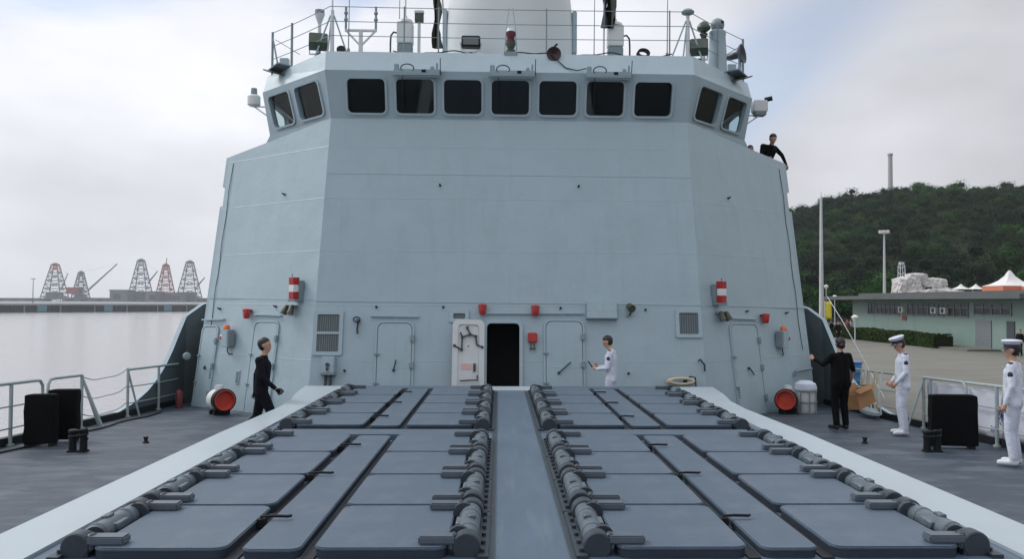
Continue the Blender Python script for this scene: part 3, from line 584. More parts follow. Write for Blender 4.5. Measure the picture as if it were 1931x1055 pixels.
def beacon_box(M, px, py, label, s):
    o = fix('beacon_box', M, px, py, label, 'signal box', 'grey signal boxes with an orange beacon')
    MB().box((0, -.10, 0), (.24, .20, .40)).build('casing', 'hull_paint', o, bevel=.015)
    MB().box((s*.15, -.12, 0), (.05, .16, .36)).build('side_door', 'hull_dark', o, bevel=.008)
    MB().lathe([(.075, 0), (.08, .05), (.05, .10), (0, .115)], (-.02*s, -.12, .20), n=12).build('beacon', 'orange_lamp', o)
    MB().lathe([(.06, 0), (.055, .06), (0, .07)], (-.12*s, -.14, .02), (-s, -.3, 0), n=12).build('side_lamp', 'red_lamp', o)
    MB().tube([(0, -.10, -.2), (0, -.11, -.30), (.05, -.10, -.36), (.12, -.05, -.36), (.16, 0, -.35)], .014, 6).build('cable', 'black_metal', o)
beacon_box(LEFT, 437, 638, 'grey signal box with orange beacon near the walking sailor', 1); beacon_box(RIGHT, 1468, 640, 'grey signal box with orange beacon above the red-mouthed blower on the quay side', -1)
o = fix('fire_alarm_box', FRONT, 1004, 640, 'square red fire alarm box beside the open doorway', 'alarm box')
MB().box((0, -.06, .02), (.19, .12, .20)).build('casing', 'red_paint', o, bevel=.015)
for s in (-1, 1): MB().cyl((s*.035, -.06, -.09), (s*.035, -.06, -.20), .012, n=6).ell((s*.035, -.07, -.21), .03, 8, 6).build('bell', 'olive', o)
o = fix('cable_cover', FRONT, 1134, 587, 'flat grey box fixed high on the wall between two doors', 'wall box'); MB().box((0, -.06, 0), (.64, .12, .35)).build('casing', 'hull_paint', o, bevel=.012); MB().box((0, -.07, -.175), (.66, .14, .025)).build('lower_lip', 'hull_dark', o, bevel=.004)
o = fix('spotlight', FRONT, 1187, 585, 'small olive spotlight on the wall right beside the flat grey box', 'spotlight')
MB().lathe([(.03, .12), (.07, .07), (.085, -.06), (.085, -.08)], (0, -.14, .03), (-.3, .75, .5), n=14).build('lamp_head', 'olive', o); MB().tube([(0, 0, -.10), (0, -.10, -.12), (.02, -.13, .0)], .018, 6).build('bracket', 'hinge_paint', o); MB().ell((-.05, -.06, -.12), .035, 8, 6).build('knob', 'steel', o)
o = fix('hose_hook', FRONT, 675, 607, 'coiled loop and hook on the wall beside the left louvre', 'hook')
MB().tube([(.07*math.cos(a)-.02, -.05, .05*math.sin(a)+.04) for a in np.linspace(0, 6.2, 14)], .014, 6).build('coil', 'hinge_paint', o); MB().tube([(0, -.02, .02), (.01, -.07, -.05), (.0, -.06, -.20), (.02, -.10, -.26)], .02, 6).ell((.02, -.08, .0), .045, 8, 6).build('hook', 'hinge_paint', o)
o = fix('switch_box', FRONT, 621, 692, 'grey switch box with conduits under the tall louvre', 'switch box')
MB().box((0, -.09, .02), (.27, .18, .36)).build('casing', 'hull_paint', o, bevel=.02); MB().box((0, -.10, -.17), (.30, .2, .03)).build('lip', 'hull_dark', o); MB().cyl((0, -.18, .02), (0, -.22, .02), .04, n=10).box((0, -.21, -.07), (.05, .02, .07)).build('rotary_switch', 'hinge_paint', o)
for s in (-1, 1): MB().cyl((s*.05, -.08, -.18), (s*.05, -.08, -.42), .028, n=8).build('conduit', 'hinge_paint', o)
for M_, px, py, lb in ((LEFT, 399, 705, 'slotted plate low on the wall by the outer side door'), (LEFT, 449, 712, 'slotted plate on the wall right of the red-mouthed blower'), (RIGHT, 1391, 742, 'slotted plate low on the quay-side corner panel')):
    o = fix('slotted_plate', M_, px, py, lb, 'wall plate', 'slotted plates low on the wall'); MB().box((0, -.012, 0), (.13, .024, .30)).build('plate', 'hull_paint', o, bevel=.004)
    for i in range(5): MB().box((0, -.028, -.10+.05*i), (.09, .012, .018)).build('slot_bar', 'black_metal', o, smooth=False)
o = fix('wall_pipe', RIGHT, 1510, 700, 'bent grey pipe low on the wall above the white canister', 'pipe'); MB().tube([(-.35, -.03, -.12), (-.33, -.08, -.02), (-.25, -.09, .0), (.35, -.09, .03)], .03, 7).build('pipe', 'hull_dark', o)
o = fix('lever_handle', FRONT, 1322, 690, 'short dark lever on the wall above the yellow hose bundle', 'lever'); MB().tube([(-.05, -.02, .10), (-.03, -.08, .12), (.05, -.10, .0), (.06, -.06, -.12)], .02, 6).build('lever', 'hinge_paint', o)

# ================================================================== ROOF
RZ = 7.87
def roofthing(name, px, Y, label, cat, group=None):
    p = at(px, 100, Y); o = empty(name, loc=(p.x, Y, RZ)); return tag(o, label, cat, group), (lambda x, y: (at(x, y, Y)-Vector((p.x, Y, RZ))))
o, L_ = roofthing('radome', 961, 21.2, 'large rounded off-white radome on the bridge roof', 'radome')
rr = 1.62; MB().lathe([(rr*.98, 0), (rr, .3), (rr*1.01, .9), (rr*1.01, 1.5), (rr*.995, 2.0), (rr*.965, 2.4), (rr*.90, 2.85), (rr*.78, 3.3), (rr*.6, 3.65), (rr*.35, 3.9), (0, 4.0)], n=48).build('dome', 'radome', o)
for s in (-1, 1): MB().box((s*1.66, .1, 1.45), (.12, .9, 1.1)).build('side_panel', 'hull_paint', o, bevel=.02)
MB().lathe([(rr*1.02, .0), (rr*1.02, .12)], n=48).build('base_ring', 'hull_paint', o)
def box_mast(px, label, flag):
    o, L_ = roofthing('antenna_tuner', px, 18.9, label, 'antenna', 'cabinet antennas on the bridge roof')
    MB().box((0, 0, .22), (.34, .30, .44)).build('base_box', 'hull_dark', o, bevel=.02); MB().box((0, 0, .70), (.36, .32, .50)).build('cabinet', 'fitting_white', o, bevel=.02)
    MB().lathe([(.18, 0), (.16, .06), (.05, .12), (.04, .16)], (0, 0, .95), n=14).build('cone_cap', 'fitting_white', o); MB().tube([(0, 0, 1.08), (0, 0, 3.2)], .02, 6).build('whip', 'fitting_white', o)
    s = -1 if not flag else 1; MB().tube([(s*.17, 0, .72), (s*.27, 0, .74), (s*.33, 0, .66), (s*.34, 0, .5), (s*.34, 0, 0)], .022, 6).build('conduit', 'hinge_paint', o)
box_mast(764, 'pale antenna cabinet with conduit on the roof beside the branched antenna', False); box_mast(1160, 'pale antenna cabinet on the roof beside the furled flag', True)
o, L_ = roofthing('panel_antenna', 790, 18.9, 'thin post carrying a small green and white box on the roof', 'antenna'); MB().cyl((0, 0, 0), (0, 0, .98), .035, n=8).build('post', 'fitting_white', o); MB().box((0, 0, 1.08), (.20, .12, .20)).build('green_box', 'green_lamp', o, bevel=.01); MB().box((0, 0, 1.21), (.22, .14, .06)).build('cap', 'fitting_white', o, bevel=.01)
o, L_ = roofthing('branched_antenna', 680, 18.7, 'two-armed branched antenna mast on the bridge roof', 'antenna')
MB().cyl((0, 0, 0), (0, 0, .68), .055, .045, 8).build('mast', 'fitting_white', o); MB().tube([(-.36, 0, .70), (.36, 0, .70)], .035, 6).build('crossarm', 'fitting_white', o)
for s in (-1, 1): MB().tube([(0, 0, .34), (s*.34, 0, .70)], .025, 6).build('strut', 'fitting_white', o); MB().cyl((s*.34, 0, .70), (s*.34, 0, 1.25), .028, n=6).ell((s*.34, 0, .95), .05, 8, 5).ell((s*.34, 0, 1.10), .05, 8, 5).build('dipole', 'hull_dark', o)
def tripod_mast(px, label, mush):
    o, L_ = roofthing('tripod_mast', px, 18.6, label, 'mast', 'tripod masts at the roof corners'); MB().cyl((0, 0, 0), (0, 0, 1.12), .05, .04, 8).build('mast', 'fitting_white', o)
    for a in (-.42, -.12, .38): MB().tube([(a, .12*abs(a), 0), (a*.1, 0, 1.0)], .02, 6).build('stay', 'hull_paint', o)
    if mush: MB().lathe([(.02, 0), (.14, .05), (.15, .09), (.10, .14), (0, .16)], (0, 0, 1.12), n=16).build('mushroom_dome', 'hull_dark', o)
    else: MB().cyl((0, 0, 1.12), (0, 0, 1.9), .02, n=6).build('whip', 'fitting_white', o)
tripod_mast(626, 'tripod mast with a thin whip on the roof corner by the harbour', False); tripod_mast(1297, 'tripod mast topped by a dark mushroom antenna on the roof', True)
o, L_ = roofthing('navigation_lamp', 602, 18.9, 'slim post with a flared lantern at the roof corner by the harbour', 'lamp'); MB().cyl((0, 0, 0), (0, 0, .92), .04, n=8).build('post', 'fitting_white', o); MB().lathe([(.045, 0), (.08, .10), (.11, .18), (.12, .22), (.05, .24)], (0, 0, .92), n=14).build('lantern', 'fitting_white', o); MB().cyl((0, 0, 1.16), (0, 0, 1.22), .11, n=12).build('cap', 'hull_dark', o)
o, L_ = roofthing('satellite_antenna', 1327, 19.2, 'slim post with a pointed green-topped satellite antenna on the roof', 'antenna'); MB().cyl((0, 0, 0), (0, 0, .80), .04, n=8).build('post', 'fitting_white', o); MB().lathe([(.05, .78), (.10, .90), (.05, .93), (.16, 1.02), (.16, 1.07), (.10, 1.16), (0, 1.22)], n=16).build('dome', 'green_lamp', o)
def big_flood(px, Y, label, rz):
    o, L_ = roofthing('deck_floodlight', px, Y, label, 'floodlight', 'large floodlights at the roof corners'); Mx = Matrix.Rotation(rz, 3, 'Z') @ Matrix.Rotation(R(-28), 3, 'X')
    MB().box((0, 0, .44), (.42, .26, .34), Mx).build('lamp_housing', 'green_lamp', o, bevel=.02); MB().tube([(-.2, 0, .42), (-.2, .02, .16), (.2, .02, .16), (.2, 0, .42)], .022, 6).build('yoke', 'fitting_white', o); MB().cyl((0, 0, 0), (0, 0, .17), .05, n=8).build('stand', 'black_metal', o)
big_flood(600, 18.75, 'green boxy floodlight at the roof corner by the harbour', R(12)); big_flood(1318, 18.75, 'green boxy floodlight at the roof corner on the quay side', R(-14))
o, L_ = roofthing('periscope_column', 1353, 19.35, 'thick grey column with a ball-shaped camera head on the roof corner', 'camera column'); MB().lathe([(.22, 0), (.21, .55), (.19, .9), (.20, .93), (.20, 1.0), (.16, 1.03)], n=18).build('column', 'hull_paint', o); MB().ell((0, 0, 1.17), .165, 16, 11).build('camera_ball', 'hull_dark', o); MB().box((.08, -.13, 1.20), (.07, .06, .07)).build('lens', 'black_metal', o, bevel=.01)
o, L_ = roofthing('loudhailer', 1395, 19.6, 'dark round loudhailer pointing off the roof on the quay side', 'loudspeaker'); MB().lathe([(.05, -.34), (.08, -.30), (.09, -.05), (.20, .02), (.24, .08), (.22, .085), (.06, -.02), (0, -.02)], (0, 0, .55), (.75, -.55, .1), n=20).build('horn', 'hinge_paint', o); MB().cyl((0, 0, 0), (0, 0, .5), .04, n=8).build('post', 'hull_paint', o)
o, L_ = roofthing('signal_horn', 1043, 18.15, 'dark red round horn hanging on the front edge of the roof', 'horn'); MB().lathe([(.04, -.3), (.05, -.1), (.10, .0), (.16, .06), (.15, .065), (.03, -.02), (0, -.02)], (0, -.22, -.02), (.0, -1, -.1), n=20).build('bell_mouth', 'horn_dark', o); MB().tube([(0, .1, 0), (0, .0, .1), (0, -.15, .15), (.08, -.2, .22)], .025, 6).build('bracket', 'black_metal', o); MB().box((0, -.2, -.2), (.14, .12, .10)).build('sounder', 'horn_dark', o, bevel=.02)
o, L_ = roofthing('masthead_light', 963, 18.12, 'stacked two-lens lantern standing on the middle of the roof front', 'lamp'); MB().box((0, -.06, -.02), (.30, .20, .14)).build('base', 'hull_dark', o, bevel=.015)
for i, mm in enumerate(('green_lamp', 'sign_dark')): MB().lathe([(.10, 0), (.10, .04), (.06, .05), (.11, .16), (.11, .20), (.09, .22)], (0, -.06, .06+.22*i), n=16).build('lens', mm, o)
MB().lathe([(.11, 0), (.08, .08), (0, .09)], (0, -.06, .50), n=14).build('cap', 'fitting_white', o)
for s in (-1, 1): MB().tube([(s*.14, -.06, 0), (s*.10, -.06, .6), (s*.04, -.06, 1.05)], .012, 5).build('guard_rod', 'hull_paint', o)
o, L_ = roofthing('searchlight', 888, 19.2, 'dark square searchlight in a yoke before the radome', 'searchlight'); MB().box((0, 0, .62), (.44, .25, .26)).build('lamp_housing', 'black_metal', o, bevel=.02); MB().box((0, -.13, .62), (.36, .01, .18)).build('lens', 'lamp_glass', o); MB().tube([(-.25, 0, .62), (-.22, 0, .44), (-.08, 0, .38), (.08, 0, .38), (.22, 0, .44), (.25, 0, .62)], .02, 6).build('yoke', 'fitting_white', o); MB().lathe([(.13, .26), (.11, .33), (.04, .35), (.04, .38)], n=14).build('turntable', 'hinge_paint', o); MB().cyl((0, 0, 0), (0, 0, .27), .04, n=8).build('stand', 'hull_paint', o)
for px, Y, h, lb in ((657, 18.5, 2.6, 'thin whip antenna beside the branched antenna'), (752, 19.4, 3.0, 'thin whip antenna behind the pale antenna cabinet near the radome'), (1120, 19.6, 3.0, 'thin whip antenna between the radome and the furled dark flag'), (1258, 18.5, 2.6, 'thin whip antenna near the mushroom-topped tripod mast')):
    o, L_ = roofthing('whip_antenna', px, Y, lb, 'antenna', 'thin whip antennas on the bridge roof'); MB().cyl((0, 0, 0), (0, 0, .22), .05, .03, 8).build('base', 'hull_dark', o); MB().tube([(0, 0, .2), (.01, 0, h*.5), (.03, 0, h)], [.014, .010, .006], 5).build('whip', 'hull_dark', o)
o, L_ = roofthing('valve_pipe', 648, 18.6, 'knotted dark valve and pipes at the foot of the tripod mast', 'pipe'); MB().tube([(-.25, 0, .08), (-.1, 0, .16), (.05, -.02, .1), (.2, 0, .12)], .04, 7).build('pipe', 'black_metal', o); MB().lathe([(.02, 0), (.10, .0), (.10, .03), (.02, .03)], (-.05, -.05, .2), (0, -1, .3), n=12).build('handwheel', 'black_metal', o)
# flags
def flag(px, Y, label, zs, cols, lean):
    o, L_ = roofthing('furled_flag', px, Y, label, 'flag', 'furled flags on the roof'); MB().tube([(lean, 0, 0), (0, 0, 2.8)], .022, 6).build('staff', 'pole_paint', o)
    for i, (cname, dx) in enumerate(cols):
        vs = []; n = 9
        for j in range(n):
            z = zs[0]+(zs[1]-zs[0])*j/(n-1); w = .05+.05*math.sin(j*1.1+i*2)+.06*(1-j/(n-1)); vs += [(dx-w*.6, .03*math.sin(j*2+i), z), (dx, -.09+.02*math.cos(j*1.7+i), z), (dx+w, .03*math.cos(j*2.3), z), (dx, .07, z)]
        MB().add(vs, [(4*j+k, 4*j+(k+1) % 4, 4*j+4+(k+1) % 4, 4*j+4+k) for j in range(n-1) for k in range(4)]+[(3, 2, 1, 0), (4*n-4, 4*n-3, 4*n-2, 4*n-1)]).build('cloth_fold', cname, o)
flag(1140, 18.7, 'furled dark flag hanging against the roof cabinet', (.85, 2.2), (('black_cloth', .10), ('hinge_paint', .0), ('olive', .15)), -.02)
flag(828, 19.6, 'furled dark and yellow flag beside the radome', (.6, 2.0), (('black_cloth', -.10), ('olive', -.05)), .2)
# roof railing
o = empty('roof_railing', loc=(0, 18.2, RZ)); tag(o, 'thin wire railing around the bridge roof', 'railing')
pts = [Vector((-5.78, 20.05, RZ)), Vector((-4.0, 18.15, RZ)), Vector((4.0, 18.15, RZ)), Vector((5.78, 20.05, RZ))]; org = Vector((0, 18.2, RZ))
for h in (.40, .72, 1.05):
    for a, b in zip(pts, pts[1:]):
        n = 9; MB().tube([a.lerp(b, i/n)-org+Vector((0, 0, h-.018*math.sin(math.pi*i/n))) for i in range(n+1)], .009, 5).build('wire', 'hull_dark', o)
for p in [pts[0], pts[0].lerp(pts[1], .36), pts[1].lerp(pts[2], .205), pts[1].lerp(pts[2], .30), pts[1].lerp(pts[2], .60), pts[1].lerp(pts[2], .945), pts[2].lerp(pts[3], .5), pts[3]]: MB().tube([p-org, p-org+Vector((0, 0, 1.07))], .018 if abs(p.x) < 5 else .03, 6).build('post', 'hull_dark', o)
for s, p, q in ((-1, pts[0], pts[1]), (1, pts[3], pts[2])):
    d = (q-p).normalized(); MB().tube([p-org+Vector((0, 0, .95)), p-org+d*.35], .022, 6).build('brace', 'hull_dark', o); MB().tube([p-org+d*.15+Vector((0, 0, .85)), p-org+d*1.3+Vector((0, 0, .25))], .010, 5).build('brace', 'hull_dark', o)
cab = MB().tube([Vector((x, 18.10+.03*math.sin(x*5), RZ+.03+.035*math.sin(x*3.7)+.02*math.sin(x*9))) for x in np.linspace(-2.6, 3.6, 60)], .014, 5).build('roof_cable', 'black_metal'); tag(cab, 'loose black cable lying along the roof edge', 'cable')
cab = MB().tube([Vector((.83, 17.98, 7.9)), Vector((1.0, 17.85, 7.72)), Vector((1.2, 17.75, 7.5)), Vector((1.45, 17.66, 7.42)), Vector((1.75, 17.68, 7.5))], .012, 5).build('hanging_cable', 'black_metal'); tag(cab, 'dark cable looping down the roof front beside the red horn', 'cable')
coil = MB().tube([(.13*math.cos(a)+.03*a/12, .10*math.sin(a)*.4, .10+.10*math.sin(a)+.004*a) for a in np.linspace(0, 18, 50)], .02, 6).build('cable_coil', 'black_metal'); p = at(1212, 97, 18.25); coil.location = (p.x, 18.3, RZ); tag(coil, 'small coil of black cable on the roof edge', 'cable')
for s, px, lb in ((-1, 540, 'folded grey sunshade plate on the roof corner by the harbour'), (1, 1378, 'folded grey sunshade plate on the roof corner on the quay side')):
    o = empty('corner_plate', loc=(s*5.35, 19.55, RZ)); tag(o, lb, 'plate', 'folded plates at the roof corners'); MB().box((0, -.05, .0), (.62, .5, .03), Matrix.Rotation(R(s*-44), 3, 'Z') @ Matrix.Rotation(R(-12), 3, 'X')).build('plate', 'hull_dark', o); MB().box((s*.1, -.15, -.12), (.6, .4, .03), Matrix.Rotation(R(s*-44), 3, 'Z') @ Matrix.Rotation(R(20), 3, 'X')).build('lower_plate', 'green_lamp', o); MB().box((0, .0, .14), (.2, .16, .26)).build('post', 'hull_paint', o)
# units on the bridge sides
def side_unit(px, py, s, label):
    Y = 20.9; p = at(px, py, Y); wx = s*5.86-p.x; o = empty('camera_unit', loc=p); tag(o, label, 'camera', 'units bracketed off the bridge sides')
    for z in (-.18, -.34): MB().tube([(wx, 0, -.22 if z > -.3 else -.62), (0, 0, -.2)], .02, 6).build('bracket', 'fitting_white', o)
    if s < 0: MB().lathe([(.10, -.2), (.16, -.16), (.16, .05), (.12, .09)], n=16).build('pan_head', 'fitting_white', o); MB().cyl((0, 0, .08), (0, 0, .26), .085, .075, 12).build('lens_drum', 'hull_dark', o)
    else: MB().box((0, 0, .02), (.36, .30, .30)).build('housing', 'fitting_white', o, bevel=.02); MB().box((.0, 0, -.17), (.3, .26, .10)).build('pan_head', 'hull_dark', o, bevel=.02); MB().cyl((.12, -.05, .19), (.30, -.12, .22), .06, n=10).build('lens_drum', 'black_metal', o)
side_unit(479, 186, -1, 'round pale camera unit bracketed off the harbour side of the bridge'); side_unit(1432, 203, 1, 'boxy pale camera unit bracketed off the quay side of the bridge')

# ================================================================== DECK GEAR
def yx(px, x, py=790):                             # distance at which this photo column meets the line X = x
    d = ray(px, py); return (x-CAM.x)/d.x*d.y
def rail_section(label, sx, ya, yb, posts, end_bend=None, braces=(), xr=7.80):
    o = empty('deck_railing', loc=(sx*xr, (ya+yb)/2, dz((ya+yb)/2))); tag(o, label, 'railing', 'tubular deck railings'); org = o.location.copy()
    P = lambda Y, h, dx=0: Vector((sx*(xr-dx), Y, dz(Y)+h))-org
    for h, r in ((.97, .026), (.62, .013), (.28, .013)):
        ps = [P(ya+(yb-ya)*i/8, h-(.0 if h > .9 else .012*math.sin(math.pi*i/8))) for i in range(9)]
        if h > .9 and end_bend:
            for e, Ye, dr in end_bend:
                q = [P(Ye+dr*.10, .96), P(Ye+dr*.17, .88), P(Ye+dr*.18, .75), P(Ye+dr*.18, .60)]
                ps = ps+q if e == 1 else q[::-1]+ps
        MB().tube(ps, r, 7).build('rail', 'rail_paint', o)
    for Y in posts: MB().tube([P(Y, 0), P(Y, .97)], .03, 8).cyl(P(Y, -.01), P(Y, .03), .06, n=10).build('post', 'rail_paint', o)
    for Y, dr, inb in braces: MB().tube([P(Y, .94), P(Y+dr, .0, inb)], .022, 7).build('brace', 'rail_paint', o)
    return o
HX = 7.80
ya, yb = yx(68, -HX), 8.0; rail_section('railing section on the harbour side that bends down behind the black covers', -1, yb, ya, (yx(20, -HX), 11.2, 9.0), ((1, ya, 1),))
ya, yb = yx(100, -HX), yx(153, -HX); rail_section('short braced railing section beside the black covers, harbour side', -1, ya, yb, (yb,), ((0, ya, -1),), ((yb, .15, .32), (yb, .45, .1)))
y3, y4 = yx(240, -HX), yx(334, -HX); rail_section('railing section joining the curved bulwark on the harbour side', -1, y3, y4, (y3, yx(298, -HX)), None, ((y3, .22, .15),))
for h, nm in ((.95, 'upper'), (.60, 'middle'), (.27, 'lower')):
    n = 14; ps = [Vector((-HX, yb+(y3-yb)*i/n, dz(yb)+h-.13*math.sin(math.pi*i/n)-.02*math.sin(3*math.pi*i/n))) for i in range(n+1)]
    tag(MB().tube(ps, .009, 5).build('safety_chain', 'hull_dark'), nm+' slack chain across the railing gap on the harbour side', 'chain', 'safety chains across the railing gap')
ya, yb = yx(1742, HX), yx(1812, HX); rail_section('braced railing section behind the white officer, carrying the banner edge', 1, ya, yb, (ya, ya-.25), ((1, yb, -1),), ((ya, -.05, .35),))
ya = yx(1822, HX); rail_section('long railing section in front of the white banner, quay side', 1, ya, 7.5, (yx(1880, HX), 11.2, 9.0), None, ())
ya, yb = yx(1596, HX), yx(1700, HX); rail_section('thin railing section behind the cardboard box, quay side', 1, ya, yb, (ya, (ya+yb)/2+.2, yb), None, ())
# hanging rope bundle on that rail
o = empty('rope_bundle', loc=(HX-.12, yx(1655, HX), dz(16.5))); tag(o, 'tangle of pale ropes hung on the railing behind the officer', 'rope')
for i in range(9):
    x = -.42+.11*i; MB().tube([(random.uniform(-.03, .03), x+random.uniform(-.05, .05), .98), (-.06, x+random.uniform(-.05, .05), .6), (-.05, x+random.uniform(-.06, .06), .35), (random.uniform(-.06, .02), x+random.uniform(-.1, .1), .10)], .018, 5).build('strand', 'rope' if i % 3 else 'fitting_white', o)
MB().ell((-.05, .0, .10), (.12, .45, .10), 10, 6).build('coil', 'rail_paint', o)
tag(MB().tube([at(1560, 560, 33), at(1588, 605, 27), at(1614, 652, 23), at(1640, 700, 19.5), at(1668, 752, 16.7)], .013, 6).build('slanting_staff', 'pole_paint'), 'thin slanting line running from the railing up over the quay', 'line')
# banner with its blue writing
bx = HX+.10; yA, yB = yx(1752, bx), 9.6; mb = MB(); nx_, nz_ = 40, 7; vs = []
for i in range(nx_+1):
    for j in range(nz_+1):
        Y = yA+(yB-yA)*i/nx_; h = .10+.80*j/nz_; vs.append((bx+.03*math.sin(Y*5.1+h*2)*(1-j/nz_*.6)+.015*math.sin(Y*13+j), Y, dz(Y)+h-.02*abs(math.sin(Y*2.2))*(j == nz_)))
mb.add(vs, [(i*(nz_+1)+j, (i+1)*(nz_+1)+j, (i+1)*(nz_+1)+j+1, i*(nz_+1)+j+1) for i in range(nx_) for j in range(nz_)])
bn = empty('banner', loc=(bx, (yA+yB)/2, dz(13))); tag(bn, 'white banner with blue writing tied along the quay-side railing', 'banner')
BI = Matrix.Translation(-Vector((bx, (yA+yB)/2, dz(13))))
bo = mb.build('cloth', 'banner', bn, M=BI); md = bo.modifiers.new('thick', 'SOLIDIFY'); md.thickness = .004
def text_mesh(body, size, name, mname, parent, M):
    cu = bpy.data.curves.new(name, 'FONT'); cu.body = body; cu.size = size; cu.extrude = .001; to = bpy.data.objects.new('tmp', cu); COL.objects.link(to)
    me = bpy.data.meshes.new_from_object(to.evaluated_get(bpy.context.evaluated_depsgraph_get())); bpy.data.objects.remove(to); me.materials.clear(); me.materials.append(MATS[mname]); return obj(name, me, parent, M)
TX = lambda px, h: BI @ Matrix.Translation((bx-.055, yx(px, bx-.05), dz(12.5)+h)) @ Matrix(((0, 0, -1, 0), (-1, 0, 0, 0), (0, 1, 0, 0), (0, 0, 0, 1)))
text_mesh('深', .24, 'lettering', 'blue_print', bn, TX(1879, .42)); text_mesh('2 II', .13, 'lettering', 'blue_print', bn, TX(1868, .20)); text_mesh('、', .2, 'lettering', 'blue_print', bn, TX(1884, .34))
# black tarpaulin covered racks
def cover(px, py, w, d, h, label, rz):
    p = ad(px, py); o = empty('covered_rack', loc=p, rz=rz); tag(o, label, 'covered rack', 'black covered racks at the railings'); mb = MB(); n = 6; vs = []
    for j in range(n+1):
        t_ = j/n; s = 1+.03*(1-t_)
        for (cx, cy) in ((-1, -1), (0, -1.03), (1, -1), (1.02, 0), (1, 1), (0, 1.02), (-1, 1), (-1.02, 0)): vs.append((cx*w/2*s+.005*math.sin(j*2.1+cx*3), cy*d/2*s+.008*math.cos(j*1.7+cy*4), .05+(h-.05)*t_))
    fs = [(8*j+k, 8*j+(k+1) % 8, 8*j+8+(k+1) % 8, 8*j+8+k) for j in range(n) for k in range(8)]+[tuple(range(8*n, 8*n+8)), tuple(range(7, -1, -1))]
    mb.add(vs, fs).build('tarpaulin', 'tarpaulin', o, bevel=.012)
    for sx_ in (-1, 1): MB().box((sx_*w*.4, 0, .025), (.05, d*1.1, .05)).build('foot', 'black_metal', o, smooth=False)
    MB().box((.02, .01, h-.01), (w*.86, d*.80, .035), Matrix.Rotation(R(2), 3, 'Z')).build('top_fold', 'tarpaulin', o, bevel=.012)
cover(77, 842, .43, .20, .80, 'black tarpaulin covered rack nearest the harbour-side rail bend', R(6)); cover(120, 834, .43, .20, .84, 'slightly taller black covered rack next to the braced harbour railing', R(6))
cover(1797, 846, .68, .20, .84, 'wide black covered rack by the quay-side railing, in front of the banner', R(-8))
# twin bollards
def bollard(px, py, label):
    p = ad(px, py); o = empty('twin_bollard', loc=p); tag(o, label, 'bollard', 'twin bollards on the foredeck'); MB().box((0, 0, .012), (.27, .16, .03)).build('base', 'black_metal', o, bevel=.008)
    for s in (-1, 1): MB().lathe([(.055, .02), (.05, .25), (.06, .28), (.063, .32), (.05, .335), (0, .34)], (s*.08, 0, 0), n=16).build('post', 'black_metal', o)
    MB().tube([(.11*math.cos(a)*1.2, .07*math.sin(a), .19+.012*a) for a in np.linspace(0, 12.5, 40)], .018, 6).build('rope', 'black_metal', o)
bollard(147, 853, 'black twin bollard on the foredeck, harbour side'); bollard(1758, 853, 'black twin bollard on the foredeck, quay side')
for px, py, lb in ((275, 836, 'small dark deck stud on the harbour side'), (1631, 837, 'small dark deck stud on the quay side')):
    tag(MB().lathe([(.05, 0), (.05, .02), (.03, .03), (.03, .075), (.042, .08), (.042, .10), (0, .105)], ad(px, py), n=12).build('deck_stud', 'black_metal'), lb, 'stud', 'deck studs')
# blowers
def blower(px, py, ax, label):
    p = ad(px, py); o = empty('blower', loc=p); tag(o, label, 'blower', 'portable blowers with red mouths'); c = Vector((0, 0, .31)); a = Vector(ax).normalized()
    MB().lathe([(.20, -.30), (.23, -.28), (.23, .02), (.20, .03)], c, a, 24).build('casing', 'fitting_white', o); MB().lathe([(.225, .02), (.245, .05), (.245, .20), (.215, .21), (.205, .10)], c, a, 24).build('collar', 'black_metal', o)
    MB().lathe([(.20, .12), (.215, .22), (.20, .225), (.19, .14), (.10, .06), (0, .05)], c, a, 24).build('duct_mouth', 'duct_red', o)
    MB().box(c-a*.16+Vector((0, 0, .26)), (.16, .16, .10)).build('motor_box', 'fitting_white', o, bevel=.02)
    for s in (-1, 1): MB().box(a*(s*.12)-a*.1+Vector((0, 0, .05)), (.09, .34, .10), Matrix.Rotation(math.atan2(a.y, a.x), 3, 'Z')).build('foot', 'black_metal', o, bevel=.01)
blower(417, 783, (.62, -.8, .05), 'white blower with red round mouth at the wall, harbour side'); blower(1484, 781, (-.45, -.9, .05), 'white blower with red round mouth at the wall, quay side')
p = ad(1519, 780); o = empty('canister', loc=p); tag(o, 'white lidded canister in a wire cage beside the quay-side blower', 'canister')
MB().lathe([(.20, .02), (.22, .06), (.22, .50), (.20, .52)], n=24).build('drum', 'fitting_white', o); MB().lathe([(.24, .52), (.25, .56), (.22, .66), (.12, .72), (0, .73)], n=24).build('lid', 'white_cloth', o)
for i in range(8): a = i*math.pi/4; MB().tube([(.245*math.cos(a), .245*math.sin(a), 0), (.245*math.cos(a), .245*math.sin(a), .52)], .012, 5).build('cage_bar', 'steel', o)
for z in (.02, .26, .50): MB().tube([(.245*math.cos(a), .245*math.sin(a), z) for a in np.linspace(0, 6.283, 21)], .012, 5).build('cage_hoop', 'steel', o)
o = empty('hose_bundle', M=on(FRONT, 1282, 723)); tag(o, 'coiled pale yellow hose bundle hung low on the front wall', 'hose')
for k in range(4): MB().tube([((.30-.02*k)*math.cos(a), -.12-.035*k, (.075-.006*k)*math.sin(a)+.02) for a in np.linspace(0, 6.283, 22)], .026, 6).build('loop', 'rope', o)
MB().tube([(.12, -.15, .05), (.18, -.2, .12), (.28, -.2, .10), (.30, -.14, -.08)], .016, 6).box((.1, -.05, .03), (.06, .1, .05)).build('strap', 'black_metal', o)
